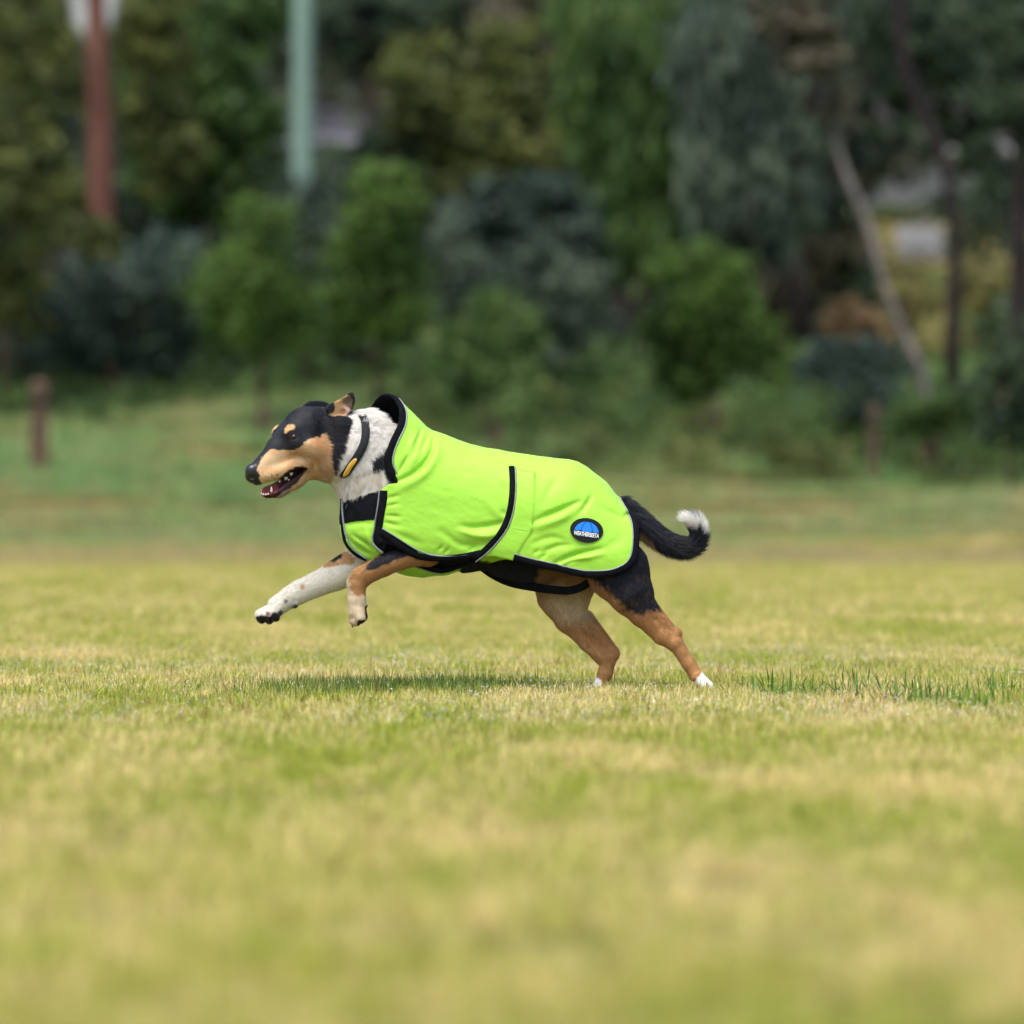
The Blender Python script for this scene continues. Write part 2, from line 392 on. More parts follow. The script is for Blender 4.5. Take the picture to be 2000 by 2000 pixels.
def leaves(blobs, n, size, asp=1.0, droop=0.0, clump=.26, seed=0, fill=.5):
    """leaf faces in clumps through the volume of ellipsoids (c, r3)"""
    r = np.random.default_rng(seed)
    vol = np.array([b[1][0]*b[1][2] for b in blobs]); vol = vol/vol.sum()
    V, C_ = [], []
    nc = max(6, int(n/55)); bi = r.choice(len(blobs), nc, p=vol)
    d = r.normal(0, 1, (nc, 3)); d /= np.linalg.norm(d, axis=1, keepdims=True)
    rad = r.random(nc)**.42*1.12
    c0 = np.array([blobs[i][0] for i in bi]); rr = np.array([blobs[i][1] for i in bi])
    cc = c0+d*rad[:, None]*rr; cs = clump*rr.mean(1)*r.uniform(.6, 1.3, nc); cv = r.random(nc)
    k = r.integers(0, nc, n); q = r.normal(0, .55, (n, 3))*[1, 1, .8+droop]
    P = cc[k]+q*cs[k][:, None]
    a = r.normal(0, 1, (n, 3)); a[:, 2] -= droop*3; a /= np.linalg.norm(a, axis=1, keepdims=True)
    b = np.cross(a, r.normal(0, 1, (n, 3))); b /= np.linalg.norm(b, axis=1, keepdims=True)+1e-9
    sz = size*r.uniform(.6, 1.35, n)[:, None]
    a = a*sz*asp; b = b*sz/max(asp, 1)**.5
    Vv = np.stack([P-a*.5, P+b*.38, P+a*.5, P-b*.38], 1).reshape(-1, 3)
    val = np.clip(cv[k]*.8+r.random(n)*.3-.05, 0, 1)
    cols = np.repeat(np.c_[val, val, val], 4, axis=0)
    return Vv, np.arange(4*n).reshape(-1, 4), cols

LM = dict(
    bright=leaf_mat("bright_green_leaves", (0.025, 0.054, 0.009), (0.065, 0.132, 0.018), (0.133, 0.231, 0.044)),
    mid=leaf_mat("mid_green_leaves", (0.025, 0.061, 0.014), (0.064, 0.129, 0.030), (0.136, 0.224, 0.059)),
    grey=leaf_mat("grey_green_leaves", (0.034, 0.054, 0.039), (0.082, 0.121, 0.082), (0.160, 0.213, 0.144)),
    blue=leaf_mat("blue_green_leaves", (0.021, 0.040, 0.032), (0.055, 0.092, 0.071), (0.122, 0.177, 0.133)),
    dark=leaf_mat("dark_green_leaves", (0.016, 0.030, 0.019), (0.039, 0.066, 0.036), (0.081, 0.127, 0.061)),
    olive=leaf_mat("olive_leaves", (0.040, 0.062, 0.015), (0.102, 0.132, 0.034), (0.202, 0.225, 0.062)),
    brown=leaf_mat("brownish_foliage", (0.032, 0.032, 0.021), (0.081, 0.076, 0.046), (0.156, 0.139, 0.084)),
    yellow=leaf_mat("yellow_green_leaves", (0.144, 0.144, 0.046), (0.304, 0.285, 0.095), (0.460, 0.418, 0.178)),
    orange=leaf_mat("orange_brown_leaves", (0.100, 0.065, 0.030), (0.206, 0.137, 0.062), (0.309, 0.213, 0.110)),
)
BK = dict(
    red=noisy("red_brown_bark", (.065, .018, .014), (.17, .075, .05), 2.6, .8, stretch=(1, 1, .25), bump=.5),
    pale=noisy("pale_smooth_bark", (.42, .44, .42), (.66, .67, .64), 1.5, .7, stretch=(1, 1, .3), bump=.3),
    dark=noisy("dark_bark", (.010, .008, .008), (.028, .021, .019), 5, .95, stretch=(1, 1, .3), bump=.6),
    grey=noisy("grey_brown_bark", (.13, .115, .10), (.24, .21, .19), 5, .85, stretch=(1, 1, .3), bump=.5),
    brown=noisy("brown_bark", (.08, .05, .035), (.16, .1, .07), 6, .9, stretch=(1, 1, .3), bump=.6),
)
M_STAKE = noisy("weathered_wood_stake", (.075, .05, .035), (.13, .08, .052), 8, .85, stretch=(1, 1, .2), bump=.4)
_seed = [900]
def plant(name, cat, label, z, base, crown, leaf, n, size, trunk=None, bark='brown', group=None, asp=1.0, droop=0.0, limbs=True, clump=.26, deep=1.0, forks=(), dz=0.0):
    """base (px, py); crown: ellipses (cx, cy, rx, ry) as seen, set at distance z; trunk: list of (px, py, width)"""
    _seed[0] += 7; sd = _seed[0]; k = 1e-4*z
    bx, by, bz_ = at(base[0], base[1], z); gzv = float(gz(bx, by)); b = (bx, by, gzv)
    root = empty(name, b, label, cat, group)
    blobs = []
    rr_ = random.Random(sd)
    for (cx, cy, rx, ry) in crown:
        c = at(cx, cy, z+dz+rr_.uniform(-.3, .3)*rx*k); blobs.append((np.array(c), np.array([rx*k, (rx+ry)/2*k*.85*deep, ry*k])))
    tp = trunk or [(base[0], base[1], 14), (crown[0][0], crown[0][1], 7)]
    path = [((bx if i == 0 else at(p[0], p[1], z)[0], by, (gzv-.15) if i == 0 else at(p[0], p[1], z)[2]), p[2]*k/2) for i, p in enumerate(tp)]
    paths = [path]
    if limbs and crown:
        for (c, r) in blobs[:6]:
            for _ in range(3 if len(blobs) < 4 else 2):
                t = rr_.uniform(.35, .95); j = min(int(t*(len(path)-1)), len(path)-2); f = t*(len(path)-1)-j
                s0 = np.array(path[j][0])*(1-f)+np.array(path[j+1][0])*f; rad = path[j][1]*(1-f)+path[j+1][1]*f
                e = c+np.array([rr_.uniform(-.6, .6)*r[0], rr_.uniform(-.6, .6)*r[1], rr_.uniform(-.1, .7)*r[2]])
                m = (s0+e)/2+np.array([0, 0, .08*np.linalg.norm(e-s0)])
                paths.append([(s0, rad*.55), (m, rad*.38), (e, rad*.12)])
    for fk in forks:
        paths.append([(at(p[0], p[1], z), p[2]*k/2) for p in fk])
    V, F = tubes(paths)
    mesh_obj("trunk", V, F, BK[bark], root)
    if crown:
        V, F, c = leaves(blobs, n, size, asp, droop, clump, sd)
        V[:, 2] = np.maximum(V[:, 2], gz(V[:, 0], V[:, 1])+.03)
        mesh_obj("crown", V, F, LM[leaf], root, smooth=False, cols=c)
    return root

def stake(px, py0, py1, z, w, label, group="timber tree stakes"):
    x, y, zt = at(px, py0, z); g = float(gz(x, y)); root = empty("wooden_stake", (x, y, g), label, "stake", group)
    w_ = w*1e-4*z/2
    V, F = [], []
    ring = [(-1, -1), (1, -1), (1, 1), (-1, 1)]
    for zz, s in ((g-.1, 1), (zt-.05, .97), (zt, .7)):
        for a, b_ in ring: V.append((x+a*w_*s+(.02 if zz > g else 0), y+b_*w_*s, zz))
    for l in range(2):
        for i in range(4): F.append((l*4+i, l*4+(i+1) % 4, l*4+4+(i+1) % 4, l*4+4+i))
    F.append((8, 9, 10, 11)); F.append((3, 2, 1, 0))
    mesh_obj("post", V, F, M_STAKE, root, smooth=False)
    # a tie band near the top
    V2, F2 = [], []
    for zz in (zt-.28, zt-.22):
        for a, b_ in ring: V2.append((x+a*w_*1.15+.02, y+b_*w_*1.15, zz))
    for i in range(4): F2.append((i, (i+1) % 4, 4+(i+1) % 4, 4+i))
    F2 += [(3, 2, 1, 0), (4, 5, 6, 7)]
    mesh_obj("tie_band", V2, F2, BK['dark'], root, smooth=False)

def base_py(px, z):
    x = (px-1000)*1e-4*z; g = float(gz(x, CAMY+z)); return 1000-(g-CAMZ)/(1e-4*z)

def P_(name, cat, label, z, px, crown, leaf, n, size, **kw):
    return plant(name, cat, label, z, (px, base_py(px, z)), crown, leaf, n, size, **kw)

# --- young planted trees on the bank
SAP = "young planted trees on the bank"
P_("young_tree", "tree", "soft green young tree left of the brightest one", 68, 515, [(505, 470, 70, 90), (480, 580, 105, 85), (540, 610, 95, 80), (470, 650, 70, 45), (590, 640, 60, 50)], 'bright', 9000, .085, group=SAP, clump=.38)
P_("young_tree", "tree", "brightest green young tree directly above the dog's head", 70, 735, [(745, 400, 62, 80), (735, 490, 85, 75), (750, 580, 85, 90), (690, 620, 60, 60), (790, 600, 45, 60)], 'bright', 12000, .085, group=SAP, clump=.38)
P_("young_tree", "tree", "small dark young tree behind the coat collar, beside a reddish stake", 66, 960, [(960, 640, 85, 60), (930, 700, 75, 60), (1000, 690, 60, 60), (950, 750, 70, 35)], 'mid', 8000, .085, group=SAP, clump=.38)
P_("young_tree", "tree", "dense dark-bottomed young tree above the dog's rump", 66, 1390, [(1380, 540, 85, 65), (1350, 620, 85, 70), (1430, 640, 75, 80), (1310, 730, 60, 60), (1400, 740, 100, 65), (1490, 720, 55, 60)], 'bright', 13000, .085, group=SAP, clump=.38)
P_("young_tree", "tree", "thin grey green young tree behind the back of the coat", 72, 890, [(880, 470, 45, 60), (900, 540, 60, 60), (860, 600, 55, 50)], 'grey', 3600, .08, group=SAP, clump=.38)
stake(75, 742, 905, 62, 34, "rust brown wooden stake standing alone at the left edge")
stake(513, 790, 880, 66.5, 22, "short stake under the soft green young tree")
stake(966, 790, 900, 63, 20, "reddish stake below the small dark young tree")
stake(1398, 775, 900, 64, 20, "thin stake under the dense young tree above the rump")
stake(1703, 790, 920, 61, 18, "thin stake beside the blue grey bush on the right")
# --- bushes
P_("bush", "bush", "large blue grey bush at the left, dark underneath", 74, 250, [(160, 560, 130, 70), (290, 540, 130, 80), (370, 600, 90, 90), (120, 640, 130, 70), (260, 660, 160, 70)], 'blue', 15000, .1, group=None, clump=.3)
P_("bush", "bush", "low dark scrub along the foot of the wood, left edge", 76, 60, [(-60, 690, 150, 60), (80, 700, 130, 55), (200, 720, 90, 45)], 'dark', 7000, .1)
P_("bush", "bush", "low dark scrub below the blue grey bush", 77, 330, [(300, 715, 110, 50), (430, 720, 90, 50)], 'dark', 5500, .1)
P_("bush", "bush", "dark shaded bush between the two bright young trees and the bank", 76, 660, [(640, 690, 70, 60), (740, 700, 80, 50), (580, 720, 70, 40)], 'dark', 5000, .1)
P_("bush", "bush", "greyish green bush hiding the foot of the pole", 73, 600, [(598, 425, 60, 80), (560, 500, 60, 70), (640, 520, 60, 80), (600, 600, 80, 80)], 'grey', 8500, .09)
P_("hedge", "bush", "green hedge along the drive below the white house", 112, 1790, [(1720, 415, 40, 22), (1790, 420, 45, 24), (1860, 410, 45, 28), (1920, 405, 40, 28)], 'bright', 3000, .12, limbs=False)
P_("bush", "bush", "pale blue grey bush under the leaning trunk", 64, 1660, [(1620, 720, 70, 55), (1700, 710, 75, 60), (1650, 780, 80, 50), (1720, 790, 50, 40)], 'blue', 8000, .08)
P_("bush", "bush", "orange brown bush left of the leaning trunk", 68, 1690, [(1690, 640, 50, 50), (1650, 615, 40, 35), (1700, 680, 45, 40)], 'orange', 3200, .1)
P_("bush", "bush", "yellow green bush behind the two dark trunks", 80, 1800, [(1760, 560, 60, 70), (1850, 590, 70, 80), (1930, 540, 50, 60), (1800, 650, 80, 60)], 'yellow', 5200, .1)
P_("bush", "bush", "green bush at the foot of the leaning trunk", 62, 1810, [(1800, 815, 60, 35), (1880, 800, 60, 45), (1750, 830, 60, 30)], 'mid', 4200, .08)
P_("bush", "bush", "dark green bush at the right edge", 61, 1980, [(1960, 760, 70, 70), (2030, 720, 80, 90), (1990, 830, 80, 50)], 'dark', 5200, .08)
P_("bush", "bush", "grey green bush in the middle above the dog's back", 74, 1080, [(1080, 540, 90, 80), (1120, 620, 80, 70), (1040, 600, 70, 70), (1110, 700, 90, 50)], 'grey', 8500, .09)
P_("bush", "bush", "olive bush right of the middle with a dark gap beside it", 74, 1180, [(1170, 720, 70, 55), (1220, 790, 60, 45), (1130, 780, 60, 45)], 'mid', 5000, .09)
P_("bush", "bush", "low olive bush on the bank above the coat", 67, 1090, [(1080, 800, 70, 40), (1150, 820, 70, 38), (1030, 830, 50, 30)], 'olive', 4200, .08)
P_("bush", "bush", "low green bush on the bank above the tail", 65, 1270, [(1260, 830, 75, 35), (1330, 845, 60, 28), (1500, 840, 90, 30)], 'mid', 4200, .08)
P_("bush", "bush", "brownish low bush on the bank right of the dog", 70, 1560, [(1550, 790, 70, 40), (1480, 770, 60, 40)], 'olive', 3600, .08)
# --- big trees of the wood
P_("gum_tree", "tree", "red brown gum trunk with olive leaves at the left", 78, 192, [(60, 150, 110, 150), (280, 130, 90, 130), (330, 290, 80, 90), (70, 380, 110, 110), (40, 30, 100, 80), (300, 10, 90, 60)], 'olive', 15000, .13, trunk=[(203, 0, 56), (199, 440, 54), (197, 250, 50), (190, 100, 44), (186, -40, 38), (190, -160, 30)], bark='red', limbs=False, dz=7)
P_("pale_gum_tree", "tree", "pale barked gum whose forked white limbs show at the top left", 80, 182, [(120, -150, 160, 60), (60, -90, 60, 60)], 'olive', 2500, .13, trunk=[(190, 0, 14), (190, 300, 14), (188, 120, 16), (184, 84, 30)], bark='pale', limbs=False, forks=([(182, 84, 36), (160, 40, 34), (148, -40, 34), (140, -160, 20)], [(182, 84, 36), (208, 40, 34), (218, -40, 34), (226, -160, 20)]))
P_("gum_tree", "tree", "olive and dark green tree between the red trunk and the pole", 88, 410, [(400, 60, 110, 110), (330, 180, 90, 90), (440, 240, 100, 100), (370, 330, 110, 90), (460, 380, 80, 70), (520, 30, 60, 70)], 'mid', 17000, .15, bark='grey')
P_("gum_tree", "tree", "dark crowned tree behind the left bush", 92, 300, [(150, 400, 140, 90), (300, 430, 130, 80), (430, 470, 90, 70)], 'dark', 9000, .16)
P_("gum_tree", "tree", "yellow olive tree at the left edge", 72, 10, [(10, 430, 90, 120), (60, 330, 80, 90), (20, 570, 90, 80), (-60, 250, 90, 120), (180, 475, 60, 45)], 'olive', 11500, .11)
P_("gum_tree", "tree", "olive tree with brown tints right of the pole", 90, 900, [(830, 180, 100, 100), (940, 250, 90, 90), (1000, 150, 90, 100), (870, 330, 100, 70), (960, 370, 90, 70), (1040, 290, 70, 80)], 'olive', 17000, .15)
P_("gum_tree", "tree", "dark tree at the top between pole and middle", 98, 760, [(700, 60, 80, 90), (800, 40, 100, 80), (760, 300, 80, 60), (900, 60, 100, 70), (690, 360, 70, 50)], 'dark', 12000, .17)
P_("gum_tree", "tree", "blue green tree in the middle of the wood", 84, 1010, [(960, 420, 90, 60), (1060, 430, 90, 80), (1150, 480, 80, 80), (1000, 500, 90, 60)], 'blue', 9500, .13)
P_("she_oak", "tree", "tall drooping tree right of the middle with greyish green hanging foliage", 78, 1290, [(1200, 180, 90, 130), (1230, 330, 80, 110), (1320, 150, 90, 110), (1300, 300, 90, 110), (1180, 60, 100, 80), (1260, 450, 70, 80)], 'mid', 17000, .16, asp=2.2, droop=1.2, bark='brown')
P_("she_oak", "tree", "tall drooping blue green tree left of the leaning trunk", 74, 1500, [(1440, 130, 100, 130), (1420, 300, 90, 120), (1530, 200, 90, 140), (1500, 360, 90, 110), (1560, 60, 100, 90), (1450, 450, 80, 80)], 'grey', 18000, .16, asp=2.2, droop=1.2, bark='brown')
P_("she_oak", "tree", "dark brownish tree behind the two drooping trees", 84, 1560, [(1560, 430, 100, 110), (1480, 560, 100, 90), (1620, 300, 80, 120), (1560, 640, 90, 60), (1630, 480, 60, 80)], 'brown', 15000, .15, asp=1.8, droop=.8)
P_("gum_tree", "tree", "brown tinted dark tree at the top centre", 96, 1090, [(1080, 40, 130, 90), (1130, 170, 90, 80), (1110, 300, 70, 70)], 'brown', 12000, .17)
P_("gum_tree", "tree", "dark tree with a wiggly black trunk on the right", 68, 1862, [(1720, 60, 110, 90), (1830, 80, 120, 110), (1900, 200, 100, 90), (1760, 200, 70, 60), (1960, 100, 90, 120), (1930, 330, 50, 50), (1830, 365, 22, 45), (1690, 300, 40, 50), (1790, 262, 140, 40), (1965, 350, 55, 60)], 'dark', 15000, .11, trunk=[(1866, 0, 34), (1862, 640, 30), (1868, 520, 28), (1862, 400, 26), (1838, 300, 26), (1800, 220, 26), (1768, 130, 26), (1758, 0, 26), (1755, -120, 18)], bark='dark', limbs=False, dz=1.8)
P_("leaning_tree", "tree", "slender pale grey trunk leaning left out of the bushes", 62.5, 1838, [(1600, 120, 70, 90), (1560, 20, 90, 60), (1640, 230, 40, 50)], 'brown', 3500, .1, trunk=[(1838, 0, 20), (1800, 715, 18), (1760, 640, 17), (1728, 560, 16), (1700, 450, 16), (1652, 340, 14), (1610, 210, 15), (1580, 90, 12)], bark='grey', limbs=False)
P_("gum_tree", "tree", "thick dark trunk cut by the right edge", 64, 1995, [(2030, 120, 110, 140), (2050, 300, 80, 100), (1990, 10, 110, 60)], 'dark', 8000, .11, trunk=[(1998, 0, 46), (1996, 700, 42), (1992, 450, 38), (1998, 200, 34), (2010, -100, 26)], bark='dark', limbs=False)
P_("gum_tree", "tree", "dark stemmed tree with a crooked grey limb near the top", 80, 1600, [(1640, 400, 40, 60), (1700, 300, 50, 50)], 'dark', 2600, .12, trunk=[(1555, 0, 40), (1548, 500, 40), (1500, 350, 30), (1390, 200, 24), (1348, 120, 22), (1372, 40, 20), (1380, -80, 16)], bark='dark', limbs=False)
P_("gum_tree", "tree", "shadowy straight trunk in the gap right of the middle", 82, 1225, [(1225, 560, 50, 40)], 'dark', 1200, .12, trunk=[(1225, 0, 70), (1225, 680, 62), (1222, 400, 50), (1215, 200, 40)], bark='dark', limbs=False)
P_("gum_tree", "tree", "tall faint pale trunk right of the pole", 108, 758, [(790, -60, 120, 50), (690, 240, 30, 30)], 'grey', 1800, .15, trunk=[(758, 0, 36), (758, 300, 36), (760, 120, 34), (755, -60, 30)], bark='pale', limbs=False)

# --- the pole
def pole():
    z = 78; x, y, _ = at(592, 300, z); g = float(gz(x, y))
    root = empty("pole", (x, y, g), "smooth pale green grey pole rising above the young trees", "pole")
    m = noisy("pale_green_grey_pole_paint", (.15, .24, .19), (.21, .31, .25), 1.2, .6, stretch=(1, 1, .2))
    k = 1e-4*z
    path = [((x, y, g-.2), 22*k), ((x, y, g+3), 21*k), ((x, y, g+5), 20*k), ((x-.02, y, g+9.5), 17.5*k)]
    V, F = tubes([path], 20); mesh_obj("shaft", V, F, m, root)
    V, F = tubes([[((x, y, g+9.5), 20*k), ((x, y, g+9.58), 20*k)]], 20); mesh_obj("cap", V, F, BK['dark'], root)
pole()

# --- houses on the slope behind the wood
def boxv(x0, x1, y0, y1, z0, z1):
    V = [(x0, y0, z0), (x1, y0, z0), (x1, y1, z0), (x0, y1, z0), (x0, y0, z1), (x1, y0, z1), (x1, y1, z1), (x0, y1, z1)]
    return V, [(0, 1, 5, 4), (1, 2, 6, 5), (2, 3, 7, 6), (3, 0, 4, 7), (4, 5, 6, 7), (3, 2, 1, 0)]
def house(name, label, px0, px1, eave_py, z, wall_c, roof_c, gut_c, rise, gdark=(.02, .03, .05)):
    x0 = at(px0, 0, z)[0]; x1 = at(px1, 0, z)[0]; y0 = CAMY+z; y1 = y0+8
    ze = at(0, eave_py, z)[2]; g = float(gz((x0+x1)/2, y0))-.5
    root = empty(name, ((x0+x1)/2, y0, g), label, "house")
    V, F = boxv(x0, x1, y0, y1, g, ze); wall = mesh_obj("wall", V, F, noisy(name+"_wall", tuple(c*.85 for c in wall_c), wall_c, 3, .8), root, smooth=False)
    o = .5; ym = (y0+y1)/2
    V = [(x0-o, y0-o, ze-.05), (x1+o, y0-o, ze-.05), (x1+o, y1+o, ze-.05), (x0-o, y1+o, ze-.05), (x0-o+2.5, ym, ze+rise), (x1+o-2.5, ym, ze+rise), (x0-o, y0-o, ze-.17), (x1+o, y0-o, ze-.17), (x1+o, y1+o, ze-.17), (x0-o, y1+o, ze-.17)]
    F = [(0, 1, 5, 4), (2, 3, 4, 5), (1, 2, 5), (3, 0, 4), (9, 8, 7, 6), (6, 7, 1, 0), (7, 8, 2, 1), (8, 9, 3, 2), (9, 6, 0, 3)]
    mesh_obj("roof", V, F, noisy(name+"_roof", tuple(c*.8 for c in roof_c), roof_c, 6, .7, bump=.4), root, smooth=False)
    V, F = boxv(x0-o-.02, x1+o+.02, y0-o-.14, y0-o-.003, ze-.19, ze-.03); mesh_obj("gutter", V, F, simple(name+"_gutter", gut_c, .5), root, smooth=False)
    glass = simple(name+"_glass", gdark, .15, spec=.8); fr = simple(name+"_frame", (.6, .6, .58), .5)
    n = 0 if name == 'white_house' else max(2, int((x1-x0)/3))
    for i in range(n):
        cx = x0+(i+.5)*(x1-x0)/n; zc = ze-1.3
        V, F = boxv(cx-.75, cx+.75, y0-.06, y0-.004, zc-.6, zc+.6); wn = mesh_obj("window", V, F, fr, root, smooth=False)
        V, F = boxv(cx-.66, cx+.66, y0-.075, y0-.062, zc-.51, zc+.51); mesh_obj("pane", V, F, glass, wn, smooth=False)
house("house", "lilac grey roofed house glimpsed behind the pole", 485, 760, 268, 104, (.04, .05, .08), (.055, .055, .068), (.3, .3, .34), 1.35)
house("white_house", "white walled house glimpsed through the trees at the right", 1600, 2060, 285, 118, (.8, .82, .84), (.10, .09, .09), (.75, .76, .78), 1.5)
def slab():
    # pale concrete driveway edge below the white house
    pts = []
    for px in (1752, 1842):
        for z in (99, 104):
            x = (px-1000)*1e-4*z; pts.append((x, CAMY+z, float(gz(x, CAMY+z))+.25))
    a, b, c, d = pts
    V = [a, b, d, c]+[(p[0], p[1], p[2]-.9) for p in (a, b, d, c)]
    F = [(0, 1, 2, 3), (7, 6, 5, 4)]+[(i, 4+i, 4+(i+1) % 4, (i+1) % 4) for i in range(4)]
    tag(mesh_obj("driveway", V, F, noisy("pale_concrete", (.12, .12, .12), (.18, .18, .17), 3, .8), smooth=False), "pale concrete drive below the white house", "driveway", kind="structure")
slab()

# --- the wood behind everything: one mass
def wood():
    r = np.random.default_rng(77); blobs = []
    for i in range(150):
        x = r.uniform(-34, 34); z = r.uniform(106, 150); g = float(gz(x, CAMY+z))
        px = 1000+x/(1e-4*z)
        if (1690 < px < 1940 or 480 < px < 700) and z < 128: continue
        h = r.uniform(4, 11)
        blobs.append((np.array([x, CAMY+z, g+h*.55]), np.array([r.uniform(2, 4), r.uniform(2, 4), h*.55])))
    for x in np.arange(-45, 46, 3.2):
        z = 155+r.uniform(-3, 3); blobs.append((np.array([x, CAMY+z, float(gz(x, CAMY+z))+7]), np.array([3, 3, 8.0])))
        z = 165+r.uniform(-3, 3); blobs.append((np.array([x, CAMY+z, float(gz(x, CAMY+z))+11]), np.array([3.5, 3, 9.0])))
        for hh in (4, 10, 16, 22):
            z = 174+r.uniform(-2, 2); blobs.append((np.array([x, CAMY+z, float(gz(x, CAMY+z))+hh]), np.array([3.8, 2.5, 4.5])))
    for sx in (-1, 1):
        for i in range(16):
            z = r.uniform(78, 104); x = sx*(.1*z+r.uniform(3.2, 12)); g = float(gz(x, CAMY+z)); h = r.uniform(3, 6)
            blobs.append((np.array([x, CAMY+z, g+h*.6]), np.array([1.6, 1.6, h*.6])))
    V, F, c = leaves(blobs, 190000, .5, 1.2, .2, .5, 5)
    V[:, 2] = np.maximum(V[:, 2], gz(V[:, 0], V[:, 1])+.05)
    m = leaf_mat("far_wood_leaves", (.02, .035, .026), (.04, .06, .038), (.085, .1, .055), .12)
    tag(mesh_obj("distant_wood", V, F, m, smooth=False, cols=c), "far off wood on the slope behind the houses", "wood", kind="stuff")
wood()
def understory():
    r = np.random.default_rng(78); blobs = []
    for px in range(-150, 2200, 52):
        if 1700 < px < 1900: continue
        z = r.uniform(84, 96); x = (px-1000)*1e-4*z; g = float(gz(x, CAMY+z)); h = r.uniform(1.3, 3.2)
        blobs.append((np.array([x, CAMY+z, g+h*.5]), np.array([.8, .9, h*.6])))
    V, F, c = leaves(blobs, 42000, .16, 1.2, .2, .45, 6)
    V[:, 2] = np.maximum(V[:, 2], gz(V[:, 0], V[:, 1])+.05)
    tag(mesh_obj("undergrowth", V, F, LM['dark'], smooth=False, cols=c), "tangled dark undergrowth below the trees of the wood", "undergrowth", kind="stuff")
understory()

# rough weeds and low scrub that run along the bank in front of the wood
def weeds():
    r = np.random.default_rng(79)
    for nm_i, (nm, lab, key, rng_px, zr, n) in enumerate((("weeds", "rough green weeds under the young trees in the middle and right", 'mid', (860, 2080), (61.5, 72), 36000),
                                        ("weeds", "brownish dry scrub mixed into the weeds behind the coat", 'olive', (760, 2080), (60, 72), 26000),
                                        ("weeds", "dark rough weeds at the foot of the bushes on the left", 'mid', (-60, 900), (71, 77), 14000))):
        blobs = []
        for i in range(90):
            px = r.uniform(*rng_px); z = r.uniform(*zr); x = (px-1000)*1e-4*z; g = float(gz(x, CAMY+z)); h = r.uniform(.12, .5)*(1.8 if nm_i == 0 else 1)
            blobs.append((np.array([x, CAMY+z, g+h*.4]), np.array([.4, .4, h])))
        V, F, c = leaves(blobs, n, .07, 1.6, -.2, .6, int(n))
        V[:, 2] = np.maximum(V[:, 2], gz(V[:, 0], V[:, 1])+.02)
        tag(mesh_obj(nm, V, F, LM[key], smooth=False, cols=c), lab, "weeds", kind="stuff")
weeds()


# ------------------------------------------------------------------ the dog: implicit surfaces in "u" space (X right, D away, Y down)
def W3(P):
    P = np.asarray(P, float)
    return np.c_[(P[:, 0]-1000)*S, P[:, 1]*S, CAMZ+(1000-P[:, 2])*S]

PSI = math.radians(27); SP, CP, TP = math.sin(PSI), math.cos(PSI), math.tan(PSI)
HD0 = -6.0
def head_local(X, D):
    s = ((X-650)*TP-(D-HD0))*CP
    return X-SP*s, s
def head_world(a, s): return a+SP*s, HD0+(a-650)*TP-CP*s

